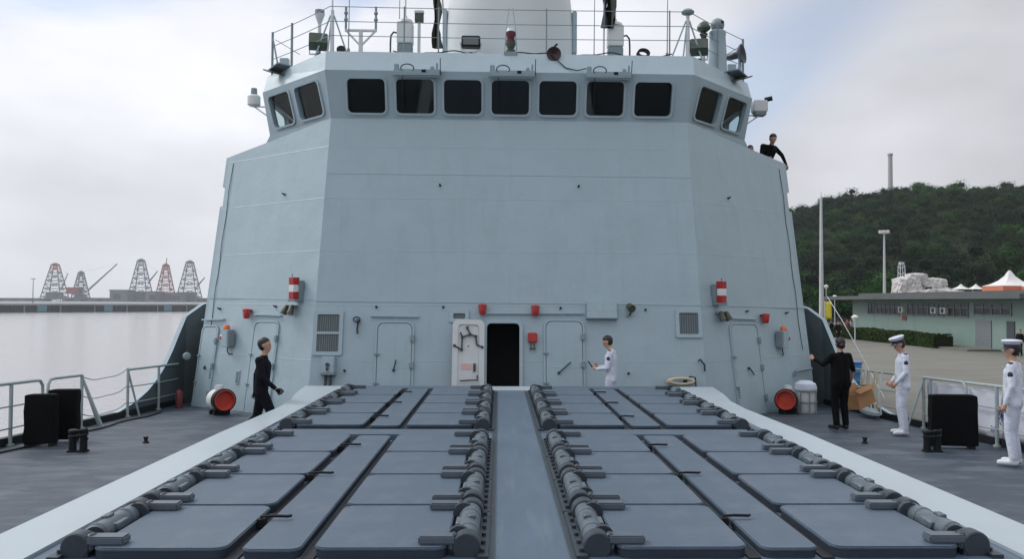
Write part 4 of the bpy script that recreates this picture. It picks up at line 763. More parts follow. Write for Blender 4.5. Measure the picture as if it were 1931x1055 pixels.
# small things on the deck along the edge
p = ad(345, 742); o = MB().lathe([(.075, 0), (.08, .03), (.08, .36), (.05, .40), (.02, .42), (.02, .47), (0, .47)], n=16).build('red_canister', 'sign_dark'); o.location = (-7.45, 18.9, dz(18.9)); tag(o, 'dark red canister standing in the dark corner by the bulwark', 'canister')
tag(MB().tube([(-7.45+.05*math.sin(y*3), y, dz(y)+.02) for y in np.linspace(9, 18, 40)], .018, 5).build('deck_line', 'black_metal'), 'dark line lying along the harbour-side deck edge', 'rope')
o = MB().lathe([(.07, 0), (.09, .02), (.09, .10), (.06, .13), (0, .135)], (0, 0, 0), (.4, -.9, 0), n=16).build('fairlead_lamp', 'hull_dark'); o.location = at(352, 672, 19.3); tag(o, 'pale round lamp on the inside of the harbour bulwark', 'lamp')
# carton
cbp = at(1621, 752, 15.55); o = empty('cardboard_box', M=Matrix.Translation(cbp) @ Matrix.Rotation(R(-18), 4, 'Y') @ Matrix.Rotation(R(24), 4, 'Z')); tag(o, 'open brown cardboard box hanging from the hand of the person in black', 'box')
w, d, h, th = .44, .30, .30, .012; mb = MB()
for c, s in (((0, -d/2, 0), (w, th, h)), ((0, d/2, 0), (w, th, h)), ((-w/2, 0, 0), (th, d-.03, h)), ((w/2, 0, 0), (th, d-.03, h)), ((0, 0, -h/2), (w-.02, d-.02, th))): MB().box(c, s).build('side', 'cardboard', o, smooth=False)
for c, s, rx, ry in (((0, -d/2-.05, h/2+.03), (w-.01, .13, .008), 30, 0), ((0, d/2+.03, h/2+.05), (w-.01, .13, .008), 60, 0), ((w/2+.05, 0, h/2+.02), (.13, d-.02, .008), 0, 25)): MB().box(c, s, Matrix.Rotation(R(ry), 3, 'Y') @ Matrix.Rotation(R(rx), 3, 'X')).build('flap', 'cardboard_in', o, smooth=False)

# ================================================================== PEOPLE
def person(loc, rz, J=None, look=(0, 0), top='navy_cloth', legs='navy_cloth', shoe='black_shoe', sleeve=True, hair='short', cap=False, scale=1.0, label='', vox=.014, boards=False, glove=None, stout=1.0, grip=(.5, .5), spread=0):
    j = dict(pel=(0, 0, .93), hl=(-.09, 0, .90), hr=(.09, 0, .90), kl=(-.10, .03, .49), kr=(.10, .03, .49), al=(-.10, -.02, .085), ar=(.10, -.02, .085), tl=(-.12, .15, .045), tr=(.12, .15, .045),
             ch=(0, 0, 1.30), nk=(0, -.01, 1.47), sl=(-.175, -.01, 1.39), sr=(.175, -.01, 1.39), el=(-.235, -.03, 1.12), er=(.235, -.03, 1.12), wl=(-.24, .05, .87), wr=(.24, .05, .87), fl=(-.235, .09, .77), fr=(.235, .09, .77))
    j.update(J or {}); j = {k: Vector(v) for k, v in j.items()}
    HM = Matrix.Translation(j['nk']) @ Matrix.Rotation(look[0], 4, 'Z') @ Matrix.Rotation(-look[1], 4, 'X'); hp = lambda x, y, z: HM @ Vector((x, y, z))
    caps = []; C = lambda a, ra, b, rb, m: caps.append((Vector(a), ra, Vector(b), rb, m))
    up = (j['ch']-j['pel']); fw = Vector((0, 1, 0)); st = stout
    for s in (-1, 1):
        x = Vector((s, 0, 0)); C(j['pel']+x*.065+Vector((0, 0, .02)), .10*st, j['pel'].lerp(j['ch'], .5)+x*.06, .098*st, 'top'); C(j['pel'].lerp(j['ch'], .5)+x*.06, .098*st, j['ch']+x*.085, .105, 'top'); C(j['pel']+x*.06-Vector((0, 0, .0)), .105*st, (j['hl'] if s < 0 else j['hr'])+Vector((0, -.01, -.03)), .095*st, 'legs')
    C(j['pel'].lerp(j['ch'], .35)+fw*.03, .09*st, j['ch']+fw*.03, .095, 'top'); C(j['ch']+Vector((0, 0, .05)), .09, j['nk']-Vector((0, 0, .03)), .06, 'top')
    for s in 'lr':
        C(j['s'+s], .065, j['ch']+Vector((0, 0, .08)), .07, 'top'); C(j['s'+s], .064, j['e'+s], .050, 'top')
        mid = j['e'+s].lerp(j['w'+s], .9); C(j['e'+s], .048, mid, .036, 'top' if (sleeve is True or s in (sleeve or '')) else 'skin'); C(mid, .030, j['w'+s], .028, 'skin')
        C(j['w'+s], .028, j['w'+s].lerp(j['f'+s], .55), .036, 'glove' if glove else 'skin')
        C(j['h'+s], .095*st**.5, j['k'+s], .070, 'legs'); C(j['k'+s], .070, j['a'+s]+Vector((0, 0, .04)), .062, 'legs'); C(j['a'+s], .048, j['a'+s].lerp(j['t'+s], .3)+Vector((0, 0, -.02)), .05, 'shoe'); C(j['a'+s]+Vector((0, -.02, -.03)), .048, j['t'+s], .042, 'shoe')
    C(j['nk']-Vector((0, 0, .02)), .055, hp(0, .015, .07), .052, 'skin'); C(hp(0, -.015, .16), .082, hp(0, .012, .165), .084, 'skin'); C(hp(0, .0, .19), .080, hp(0, .02, .12), .070, 'skin'); C(hp(0, .055, .075), .040, hp(0, .05, .10), .055, 'skin'); C(hp(0, .098, .125), .016, hp(0, .093, .155), .010, 'skin')
    for s in (-1, 1): C(hp(s*.083, 0, .125), .014, hp(s*.086, -.005, .155), .018, 'skin')
    mb = MB()
    for a, ra, b, rb, m in caps:
        x, y, d = basis(b-a) if (b-a).length > 1e-6 else basis((0, 0, 1)); prof = []
        for e in range(-90, 1, 22): prof.append((a+d*ra*math.sin(R(e)), ra*math.cos(R(e))))
        for e in range(2, 91, 22): prof.append((b+d*rb*math.sin(R(e)), rb*math.cos(R(e))))
        n = 12; vs = [p+x*(r*math.cos(6.2832*i/n))+y*(r*math.sin(6.2832*i/n)) for p, r in prof for i in range(n)]
        mb.add(vs, [(q*n+i, q*n+(i+1) % n, (q+1)*n+(i+1) % n, (q+1)*n+i) for q in range(len(prof)-1) for i in range(n)]+[tuple(range(n-1, -1, -1)), tuple(range(len(vs)-n, len(vs)))])
    tmp = bpy.data.objects.new('tmp', mb.mesh('tmp', 'skin')); COL.objects.link(tmp); r_ = tmp.modifiers.new('r', 'REMESH'); r_.mode = 'VOXEL'; r_.voxel_size = vox; s_ = tmp.modifiers.new('s', 'SMOOTH'); s_.iterations = 4; s_.factor = .5
    me = bpy.data.meshes.new_from_object(tmp.evaluated_get(bpy.context.evaluated_depsgraph_get())); bpy.data.objects.remove(tmp); me.name = 'person'
    names = ['skin', top, legs, shoe, glove or 'skin']; me.materials.clear()
    for q in names: me.materials.append(MATS[q])
    idx = dict(skin=0, top=1, legs=2, shoe=3, glove=4); npoly = len(me.polygons); cen = np.empty(npoly*3); me.polygons.foreach_get('center', cen); cen = cen.reshape(-1, 3); best = np.full(npoly, 9.); which = np.zeros(npoly, int)
    for a, ra, b, rb, m in caps:
        A_, B_ = np.array(a), np.array(b); ab = B_-A_; t_ = np.clip(((cen-A_) @ ab)/max(ab @ ab, 1e-9), 0, 1); dd = np.linalg.norm(cen-(A_+t_[:, None]*ab), axis=1)-(ra+(rb-ra)*t_); w_ = dd < best; best[w_] = dd[w_]; which[w_] = idx[m]
    # shirt hem: above the belt line stays shirt
    me.polygons.foreach_set('material_index', which.astype(np.int32)); me.polygons.foreach_set('use_smooth', [True]*npoly)
    # fingers rooted in the palm, then joined to the same body mesh
    fm = MB()
    for s, g in (('l', grip[0]), ('r', grip[1])):
        pw, pf = j['w'+s], j['f'+s]; d = (pf-pw).normalized(); sd_ = 1 if s == 'l' else -1; side = Vector((0, 1, 0)) if abs(d.y) < .8 else Vector((0, 0, 1)); side = (side-d*side.dot(d)).normalized(); pn = d.cross(side)*sd_; pn = pn if pn.dot(Vector((sd_, 0, 0))) > 0 else -pn
        root = pw.lerp(pf, .62)
        for k, ln in enumerate((.066, .076, .071, .056)):
            b0_ = root+side*(.033-.022*k); c1 = b0_+d*ln*.45; c2 = c1+(d*(1-g)+pn*g).normalized()*ln*.35; c3 = c2+(d*(1-1.6*g)+pn*1.6*g).normalized()*ln*.3; fm.tube([b0_, c1, c2, c3], [.010, .0095, .0085, .007], 6)
        tb = pw.lerp(pf, .28)+side*.028; fm.tube([tb, tb+(d*.7+side*.7)*.035, tb+(d*.9+side*.35+pn*.5*g)*.065, tb+(d+pn*.6*g)*.088+side*.02], [.013, .012, .010, .008], 6)
    bm = bmesh.new(); bm.from_mesh(me); f2 = fm.mesh('f', 'skin', True); nb = len(bm.faces); bm.from_mesh(f2); bm.faces.ensure_lookup_table()
    for f in bm.faces[nb:]: f.material_index = 4 if glove else 0
    bm.to_mesh(me); bm.free()
    zmin = min(j['tl'].z, j['tr'].z, j['al'].z-.05, j['ar'].z-.05)-.042
    o = obj('person', me); o.matrix_world = Matrix.Translation(Vector(loc)) @ Matrix.Rotation(rz, 4, 'Z') @ Matrix.Scale(scale, 4) @ Matrix.Translation((0, 0, -zmin)); tag(o, label, 'person')
    hm = MB(); Hh = HM @ Matrix.Translation((0, -.014, .178)) @ Matrix.Rotation(R(33), 4, 'X')
    if hair:
        q = MB().ell((0, 0, 0), (.089, .101, .098), 18, 9, -4, 90); q.ell((0, -.03, -.03), (.083, .074, .080), 14, 8, -50, 60)
        if hair == 'bun': q.ell((0, -.10, -.02), (.055, .05, .06), 12, 8)
        hh = q.build('hair', 'hair', o); hh.matrix_local = Hh
    for s in (-1, 1): MB().ell(HM @ Vector((s*.033, .088, .155)), (.010, .006, .005), 8, 5).build('eye', 'hair', o)
    MB().ell(HM @ Vector((0, .092, .093)), (.024, .008, .006), 8, 5).build('mouth', 'sign_dark', o)
    if cap:
        Hc = HM @ Matrix.Translation((0, .0, .215)) @ Matrix.Rotation(R(6), 4, 'X')
        c1 = MB().lathe([(.099, -.03), (.101, .02)], n=24).build('cap', 'insignia', o); c1.matrix_local = Hc
        MB().lathe([(.101, .018), (.128, .05), (.134, .064), (.125, .078), (.06, .088), (0, .09)], n=24).build('crown', 'white_cloth', c1)
        MB().add([(.10*math.cos(a)*k1, .10*math.sin(a)*k1+dy, z) for k1, dy, z in ((1.0, 0, -.018), (1.0, .055, -.045), (1.0, 0, -.026)) for a in np.linspace(.3, 2.84, 9)], [(q*9+i, q*9+i+1, (q+1)*9+i+1, (q+1)*9+i) for q in range(2) for i in range(8)]).build('visor', 'black_shoe', c1)
        MB().ell((0, .115, .03), (.018, .008, .02), 8, 5).build('badge', 'yellow_cloth', c1)
    if boards:
        for s, S in (('l', -1), ('r', 1)):
            MB().box(j['s'+s]+Vector((0, .0, .062)), (.11, .055, .012)).build('shoulder_board', 'insignia', o, bevel=.004); pm = j['s'+s].lerp(j['e'+s], .38); MB().ell(pm+Vector((S*.052, 0, 0)), (.012, .036, .045), 8, 6).build('sleeve_patch', 'insignia', o)
        MB().box(j['pel']+Vector((0, .118*st, 1.06-.93)), (.035, .01, .03)).build('buckle', 'yellow_cloth', o)
    return o
Yp = 12.9; p = at(494, 640, Yp); person((p.x, Yp, dz(Yp)), R(-84), dict(hr=(.09, .02, .9), kr=(.10, .20, .52), ar=(.10, .22, .10), tr=(.10, .40, .07), kl=(-.10, -.08, .48), al=(-.10, -.36, .16), tl=(-.11, -.22, .05), er=(.24, .05, 1.13), wr=(.22, .26, .95), fr=(.21, .33, .88), el=(-.24, -.12, 1.13), wl=(-.25, -.14, .87), fl=(-.25, -.15, .77), ch=(0, .03, 1.30), nk=(0, .035, 1.47)), look=(0, .05), label='person in dark navy overalls walking past the side door', glove='black_cloth', scale=.985, boards=False)
Yp = 15.75; p = at(1152, 640, Yp); c_m = person((p.x, Yp, dz(Yp)), R(72), dict(er=(.23, .04, 1.12), wr=(.10, .27, 1.10), fr=(.06, .35, 1.13), el=(-.23, .03, 1.12), wl=(-.10, .26, 1.08), fl=(-.05, .34, 1.11)), look=(0, .5), top='white_cloth', legs='white_cloth', shoe='white_shoe', boards=True, grip=(.9, .9), label='person in white uniform looking down at a phone before the doors')
ph = MB().box((0, 0, 0), (.075, .010, .15)).build('phone', 'black_metal'); ph.matrix_world = c_m.matrix_world @ Matrix.Translation((.0, .40, 1.16)) @ Matrix.Rotation(R(-35), 4, 'X'); tag(ph, 'dark phone in the hands of the person in white', 'phone')
p = ad(1585, 812); person(p, R(14), dict(el=(-.27, .14, 1.22), wl=(-.33, .34, 1.31), fl=(-.35, .43, 1.34), er=(.27, -.02, 1.12), wr=(.30, .10, .90), fr=(.30, .13, .80)), look=(-.2, .1), top='black_cloth', legs='black_cloth', sleeve='l', hair='bun', label='person in black seen from behind, one arm out to the wall', scale=.985, stout=1.26, grip=(.3, .9))
p = ad(1703, 822); person(p, R(74), dict(el=(-.235, -.01, 1.12), wl=(-.19, .14, .93), fl=(-.16, .20, .85), er=(.235, -.01, 1.12), wr=(.19, .15, .92), fr=(.15, .21, .85)), look=(.1, .45), top='white_cloth', legs='white_cloth', shoe='white_shoe', cap=True, boards=True, stout=1.14, label='officer in white with a peaked cap, head bowed, by the railing')
p = ad(1912, 880); person(p, R(46), dict(), look=(.15, .1), top='white_cloth', legs='white_cloth', shoe='white_shoe', cap=True, boards=True, stout=1.1, scale=.985, label='officer in white with a peaked cap standing in front of the banner writing')
Yp = 20.75; p = at(1450, 290, Yp); person((6.55, Yp, 4.95), R(200), dict(ch=(-.03, .14, 1.27), nk=(-.03, .22, 1.42), sl=(-.21, .12, 1.36), sr=(.15, .12, 1.38), el=(-.40, .16, 1.18), wl=(-.50, .20, .93), fl=(-.51, .22, .83), er=(.26, .2, 1.12), wr=(.2, .34, 1.06), fr=(.15, .38, 1.04)), look=(-.2, .55), top='black_cloth', legs='black_cloth', scale=1.03, label='person in black leaning over the bridge wing bulwark with one arm hanging')
Yp = 21.2; p = at(1415, 284, Yp); person((p.x, Yp, 4.95), R(160), dict(), look=(0, .3), top='black_cloth', legs='black_cloth', scale=.90, label='person whose dark-haired head just shows above the bridge wing bulwark')
for i, (px, Y, t_, l_, rz, lb) in enumerate(((1568, 78, 'black_cloth', 'black_cloth', 40, 'distant person in black on the quay near the yellow banner'), (1581, 72, 'navy_cloth', 'navy_cloth', 190, 'distant person in dark blue on the quay behind the bulwark'), (1598, 80, 'sign_red', 'black_cloth', 150, 'distant person in a dark red top beside the hedge end'), (1605, 82, 'white_cloth', 'navy_cloth', 170, 'distant person in a white top beside the hedge end'), (1923, 52, 'black_cloth', 'black_cloth', 120, 'person in black standing on the quay behind the capped officer'))):
    p = at(px, 640, Y); person((p.x, Y, QUAY_Z), R(rz), top=t_, legs=l_, label=lb, vox=.03)

# ================================================================== QUAY SIDE
BX, BY0, BY1 = 35.2, 54.0, 81.5
bd = empty('quay_building', loc=(BX, 68, QUAY_Z)); tag(bd, 'low pale green quayside building with a flat roof and window band', 'building')
def bp(mb, name, m, par=None, **k): return mb.build(name, m, par or bd, M=Matrix.Translation((-BX, -68, -QUAY_Z)) if par is None else None, smooth=False, **k)
Zt = 2.72
bp(MB().box((BX+4.5, (BY0+BY1)/2, (QUAY_Z+Zt)/2-.2), (9, BY1-BY0, Zt-QUAY_Z+.4)), 'wall', 'green_wall')
bp(MB().box((BX+4.0, (BY0+BY1)/2+1, Zt+.20), (11.2, BY1-BY0+5, .36)), 'roof', 'roof_slab', bevel=.03); bp(MB().box((BX+4.6, (BY0+BY1)/2, Zt+.5), (8.4, BY1-BY0-1, .3)), 'roof_curb', 'roof_slab')
def window(Ya, Yb, za, zb, nm, col='win_frame'):
    w = bp(MB().box((BX-.02, (Ya+Yb)/2, (za+zb)/2), (.05, Yb-Ya, zb-za)), 'window', 'win_glass')
    n = max(1, round((Yb-Ya)/nm))
    for i in range(n+1): bp(MB().box((BX-.06, Ya+(Yb-Ya)*i/n, (za+zb)/2), (.06, .07, zb-za+.08)), 'mullion', col, w)
    for z in (za, zb, za+(zb-za)*.68): bp(MB().box((BX-.055, (Ya+Yb)/2, z), (.05, Yb-Ya+.07, .06)), 'transom', col, w)
yb_ = lambda px: yx(px, BX, 585)
for a, b in ((1650, 1638), (1696, 1654), (1762, 1712), (1780, 1770), (1826, 1788)): window(yb_(a), yb_(b), 1.42, 2.42, .85)
window(yb_(1908), yb_(1838), 1.62, 2.40, 1.0)
for px in (1704, 1766, 1784):
    Y = yb_(px); o = bp(MB().box((BX-.16, Y, 1.85), (.30, .8, .5)), 'air_conditioner', 'fitting_white', bevel=.02); bp(MB().cyl((BX-.33, Y, 1.85), (BX-.30, Y, 1.85), .2, n=14), 'fan_grille', 'black_metal', o)
dr = bp(MB().box((BX-.03, (yb_(1870)+yb_(1840))/2, .14), (.06, yb_(1840)-yb_(1870), 2.15)), 'door', 'grey_door'); 
for i in range(9): bp(MB().box((BX-.07, (yb_(1870)+yb_(1840))/2, -.8+.24*i), (.02, yb_(1840)-yb_(1870)-.06, .03)), 'door_slat', 'win_frame', dr)
bp(MB().box((BX-.03, (yb_(1914)+yb_(1899))/2, .14), (.06, yb_(1899)-yb_(1914), 2.15)), 'door', 'dock_dark')
sg = bp(MB().box((BX-.04, yb_(1706), 1.17), (.05, .72, .46)), 'sign', 'sign_red', bevel=.01); bp(MB().box((BX-.072, yb_(1706), 1.17), (.01, .5, .10)), 'sign_text_bar', 'sign_dark', sg)
bp(MB().box((BX-1.3, 61, QUAY_Z+.07), (2.4, 8, .14)), 'step', 'concrete')
def leaves(centers, normals, sizes, tints, name, mname, parent=None):
    n = len(centers); c = np.asarray(centers); nr = np.asarray(normals)+rng.normal(0, .55, (n, 3)); nr /= np.linalg.norm(nr, axis=1)[:, None]
    a = np.cross(nr, rng.normal(0, 1, (n, 3))); a /= np.linalg.norm(a, axis=1)[:, None]; b = np.cross(nr, a); s = np.asarray(sizes)[:, None]; asp = rng.uniform(.55, .95, (n, 1))
    v = np.stack([c-a*s-b*s*asp*.4, c+a*s*.2-b*s*asp, c+a*s+b*s*asp*.3, c-a*s*.1+b*s*asp], 1).reshape(-1, 3)
    me = bpy.data.meshes.new(name); me.vertices.add(4*n); me.vertices.foreach_set('co', v.ravel()); me.loops.add(4*n); me.loops.foreach_set('vertex_index', np.arange(4*n, dtype=np.int32)); me.polygons.add(n); me.polygons.foreach_set('loop_start', np.arange(0, 4*n, 4, dtype=np.int32)); me.update(calc_edges=True); me.validate()
    ca = me.color_attributes.new('tint', 'FLOAT_COLOR', 'POINT'); t4 = np.ones((4*n, 4)); t4[:, :3] = np.repeat(np.asarray(tints), 4, 0); ca.data.foreach_set('color', t4.ravel()); me.materials.append(MATS[mname]); return obj(name, me, parent)
def tintset(n, base=(1, 1, 1), v=.25): return np.clip(np.asarray(base)*(1+rng.normal(0, v, (n, 1)))*(1+rng.normal(0, .06, (n, 3))), .2, 3)
# hedge
hd = empty('hedge', loc=(33.2, 72, QUAY_Z)); tag(hd, 'clipped green hedge along the foot of the green building', 'hedge'); Ya, Yb = 60.8, 84.5; n = 9000
c = np.stack([rng.uniform(-.75, .75, n), rng.uniform(Ya-72, Yb-72, n), rng.uniform(.03, 1.0, n)], 1); f_ = rng.integers(0, 3, n); c[f_ == 0, 0] = -.75; c[f_ == 1, 2] = 1.0+rng.normal(0, .03, (f_ == 1).sum()); c[:, 0] += .10*np.sin(c[:, 1]*1.3); c[f_ == 1, 2] += .06*np.sin(c[f_ == 1, 1]*.9)
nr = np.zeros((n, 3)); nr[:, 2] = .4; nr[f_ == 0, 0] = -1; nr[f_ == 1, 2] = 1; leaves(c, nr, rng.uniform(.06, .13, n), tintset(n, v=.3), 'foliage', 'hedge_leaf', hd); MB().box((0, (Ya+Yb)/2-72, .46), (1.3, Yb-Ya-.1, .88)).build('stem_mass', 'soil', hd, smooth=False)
# lamp masts
def lamp_mast(px, Y, ytop, label, heads):
    p = at(px, 560, Y); zt_ = at(px, ytop, Y).z-QUAY_Z; o = empty('lamp_mast', loc=(p.x, Y, QUAY_Z)); tag(o, label, 'lamp post', 'tall lamp masts on the quay'); MB().cyl((0, 0, 0), (0, 0, zt_), .26 if heads else .24, .11, 12).build('pole', 'pole_paint', o); MB().cyl((0, 0, 0), (0, 0, .3), .45, n=12).build('footing', 'concrete', o)
    if heads:
        MB().cyl((0, 0, zt_-.1), (0, 0, zt_+.05), .5, n=14).build('head_ring', 'pole_paint', o)
        for i in range(6): a = i*1.047; MB().box((.55*math.cos(a), .55*math.sin(a), zt_+.18), (.34, .34, .42), Matrix.Rotation(a, 3, 'Z')).build('lamp_head', 'tent_white', o, bevel=.03)
    else: MB().tube([(0, 0, zt_), (0, 0, zt_+.5)], .03, 5).build('rod', 'pole_paint', o)
lamp_mast(1549, 75, 372, 'tall plain tapering mast rising beside the superstructure on the quay', 0); lamp_mast(1668, 112, 440, 'tall mast with a cluster of lamps behind the green building', 1)
def street_lamp(px, Y, ytop, label):
    p = at(px, 560, Y); h = at(px, ytop, Y).z-QUAY_Z; o = empty('street_lamp', loc=(p.x, Y, QUAY_Z)); tag(o, label, 'street lamp', 'short street lamps on the quay'); MB().cyl((0, 0, 0), (0, 0, h), .06, .045, 8).build('pole', 'pole_paint', o); MB().lathe([(.05, 0), (.28, .35), (.30, .45), (.1, .6), (0, .62)], (0, 0, h-.1), n=12).build('lantern', 'tent_white', o)
street_lamp(1612, 68, 606, 'short lamp post with a white funnel lantern at the hedge end'); street_lamp(1574, 88, 566, 'short lamp post with a white lantern beyond the yellow banner'); street_lamp(1558, 105, 545, 'short lamp post beside the tall plain mast')
o = empty('banner_pole', loc=(at(1552, 600, 74).x+.15, 74, QUAY_Z)); tag(o, 'yellow vertical flag on a white pole at the quay', 'flag'); MB().cyl((0, 0, 0), (0, 0, 3.6), .04, n=7).build('pole', 'pole_paint', o); vs = [(.05+.6*u_, .05*math.sin(u_*5+v_*3), 1.9+1.6*v_) for v_ in np.linspace(0, 1, 7) for u_ in np.linspace(0, 1, 5)]
yo = MB().add(vs, [(5*r_+c_, 5*r_+c_+1, 5*r_+c_+6, 5*r_+c_+5) for r_ in range(6) for c_ in range(4)]).build('cloth', 'yellow_cloth', o); yo.modifiers.new('s', 'SOLIDIFY').thickness = .01
# barrel
p = atz(1612, 737, QUAY_Z); o = empty('barrel', loc=p); tag(o, 'blue plastic barrel standing on the quay', 'barrel'); MB().lathe([(.24, 0), (.27, .05), (.27, .36), (.285, .38), (.27, .40), (.27, .70), (.285, .72), (.27, .74), (.26, 1.02), (.23, 1.06)], n=20).build('drum', 'blue_plastic', o); MB().lathe([(.29, 1.04), (.29, 1.10), (.2, 1.12), (0, 1.12)], n=20).build('rim', 'blue_plastic', o)
# white weathered mound-like bunker behind the building
bk = empty('bunker', loc=(at(1735, 540, 100).x, 100, QUAY_Z)); tag(bk, 'white weathered rock-like bunker behind the green building', 'bunker')
def lump(name, c, r, seed, mname='white_rock'):
    bm = bmesh.new(); bmesh.ops.create_icosphere(bm, subdivisions=4, radius=1); rs = np.random.default_rng(seed); ph = rs.uniform(0, 6, (6, 3)); fq = rs.uniform(1.5, 6, (6, 3))
    for v in bm.verts:
        k = 1+sum(.05*math.sin(v.co.x*fq[i, 0]+ph[i, 0])*math.cos(v.co.y*fq[i, 1]+ph[i, 1]+v.co.z*fq[i, 2]) for i in range(6)); q = v.co*k; m_ = max(abs(q.x), abs(q.y), abs(q.z)); q = q*(.42+.50/max(m_, .3)); q = q*(1+.035*math.sin(v.co.x*19+seed)*math.sin(v.co.z*23)+.03*math.sin(v.co.y*31+v.co.z*14)); v.co = (c[0]+q.x*r[0], c[1]+q.y*r[1], c[2]+q.z*r[2])
    me = bpy.data.meshes.new(name); bm.to_mesh(me); bm.free(); me.materials.append(MATS[mname]); return obj(name, me, bk)
lump('tower_block', (-1.7, 0, 4.6), (1.7, 1.6, 2.3), 1); lump('side_block', (1.6, .3, 5.2), (1.8, 1.6, 1.5), 2); lump('upper_block', (-.4, .2, 6.3), (1.3, 1.2, .9), 6); lump('mound', (1.5, -.3, 2.6), (5.2, 2.4, 2.9), 3); lump('mound', (6.5, 0, 2.6), (4.0, 2.2, 2.4), 4)
MB().box((.2, -1.62, 5.2), (.7, .3, .35)).build('opening', 'interior_shade', bk)
o = empty('lattice_antenna', loc=(at(1700, 520, 104).x, 104, QUAY_Z)); tag(o, 'small grey lattice antenna tower rising above the white bunker', 'antenna')
for sx_, sy_ in ((-1, -1), (1, -1), (1, 1), (-1, 1)): MB().tube([(sx_*.5, sy_*.5, 0), (sx_*.28, sy_*.28, 8.3)], .06, 5).build('leg', 'pole_paint', o)
for k in range(10):
    z = .8*k+.6; r_ = .5-.022*z/.8
    MB().tube([(-r_, -r_, z), (r_, -r_, z+.4), (r_, r_, z), (-r_, r_, z+.4), (-r_, -r_, z)], .035, 5).build('lattice_ring', 'pole_paint', o)
MB().box((0, 0, 8.5), (.5, .5, .35)).build('antenna_head', 'pole_paint', o)
# tents
def tent(px, Y, ypk, yev, wpx, label, orange=True):
    pk, ev = at(px, ypk, Y).z-QUAY_Z, at(px, yev, Y).z-QUAY_Z; w = wpx/1550*Y/2; p = at(px, 540, Y); o = empty('tent', loc=(p.x, Y, QUAY_Z)); tag(o, label, 'tent', 'white peaked tents behind the building'); n = 8; vs = []; fs = []
    ring = [(-1, -1), (0, -1.0), (1, -1), (1, 0), (1, 1), (0, 1), (-1, 1), (-1, 0)]
    for t_, hh in ((1, 0), (.7, .13), (.42, .34), (.2, .62), (.06, .95), (.01, 1.0)): vs += [(x*w*t_, y*w*t_, ev+(pk-ev)*hh) for x, y in ring]
    fs = [(8*i+k, 8*i+(k+1) % 8, 8*i+8+(k+1) % 8, 8*i+8+k) for i in range(5) for k in range(8)]; MB().add(vs, fs).build('canopy', 'tent_white', o)
    if orange:
        vs = [(x*w*1.004, y*w*1.004, z) for z in (ev-.02, ev-.75) for x, y in ring]; MB().add(vs, [(k, (k+1) % 8, 8+(k+1) % 8, 8+k) for k in range(8)]).build('valance', 'tent_orange', o, smooth=False)
    for x, y in ((-1, -1), (1, -1), (1, 1), (-1, 1)): MB().cyl((x*w*.95, y*w*.95, 0), (x*w*.95, y*w*.95, ev), .05, n=6).build('pole', 'pole_paint', o)
tent(1904, 74, 510, 540, 68, 'nearer white peaked tent with an orange valance behind the green building'); tent(1962, 72, 512, 541, 66, 'white peaked tent with orange valance at the far end of the green building')
for px, lb in ((1812, 'small white peaked tent roof next to the bunker'), (1840, 'small white peaked tent roof between bunker and large tents'), (1868, 'small white peaked tent roof beside the large orange-edged tent')): tent(px, 125, 536, 546, 30, lb, False)
o = empty('low_shed', loc=(at(1815, 550, 92).x, 92, QUAY_Z)); tag(o, 'dark low roof of a shed seen over the green building', 'shed'); MB().box((0, 0, 2.0), (9.5, 6, 4.0)).build('wall', 'ware_grey', o, smooth=False); MB().box((0, 0, 4.4), (10.2, 6.6, .25), Matrix.Rotation(R(3), 3, 'X')).build('roof', 'roof_slab', o, smooth=False)
# ---- trees
def crown_points(c, r, n, sz, tint):
    d = rng.normal(0, 1, (n, 3)); d[:, 2] = np.abs(d[:, 2])*1.0-.25; d /= np.linalg.norm(d, axis=1)[:, None]
    lob = 1+.22*np.sin(d[:, 0]*5+c[0])*np.cos(d[:, 1]*5+c[1])+.12*np.sin(d[:, 2]*9+c[0]); rad = rng.uniform(.72, 1.0, n)*lob
    return np.asarray(c)+d*rad[:, None]*np.asarray(r), d, rng.uniform(.55, 1.0, n)*sz, np.clip(np.asarray(tint)*(1+rng.normal(0, .16, (n, 1))), .1, 3)
def tree(px, Y, h, r, label, tint=(1, 1, 1)):
    p = at(px, 600, Y); o = empty('tree', loc=(p.x, Y, QUAY_Z)); tag(o, label, 'tree', 'small trees on the quay'); MB().tube([(0, 0, 0), (.1, 0, h*.3), (0, .1, h*.6), (.1, 0, h*.85)], [.16, .13, .09, .03], 7).build('trunk', 'bark', o)
    for k in range(4): a = k*1.6; MB().tube([(0, 0, h*(.35+.06*k)), (.5*r*math.cos(a), .5*r*math.sin(a), h*(.55+.06*k)), (.8*r*math.cos(a), .8*r*math.sin(a), h*(.66+.06*k))], [.07, .045, .02], 5).build('limb', 'bark', o)
    P, D, S, T = [], [], [], []
    for k in range(6):
        q = crown_points((rng.uniform(-.5, .5)*r, rng.uniform(-.5, .5)*r, h*.62+rng.uniform(-.25, .3)*h*.5), (r*.62, r*.62, r*.52), 260, .17, np.asarray(tint)*rng.uniform(.7, 1.25)); P.append(q[0]); D.append(q[1]); S.append(q[2]); T.append(q[3])
    leaves(np.concatenate(P), np.concatenate(D), np.concatenate(S), np.concatenate(T), 'crown', 'leaf', o)
tree(1553, 95, 3.6, 1.7, 'small tree behind the yellow flag', (.9, 1.1, .9)); tree(1602, 92, 3.7, 1.4, 'small dark tree between the lamp posts and the building', (.7, .9, .8)); tree(1622, 90, 3.2, 1.3, 'small dark tree at the left end of the green building', (.6, .85, .8)); tree(1588, 110, 5.2, 2.4, 'brownish bushy tree beyond the lamp posts', (1.3, .8, .7)); tree(1655, 122, 7.4, 3.0, 'bright green round tree behind the tall lamp mast', (1.5, 1.7, .9))
tree(1750+90, 140, 8.2, 3.2, 'bushy green tree behind the small peaked tents', (1.2, 1.4, .8))
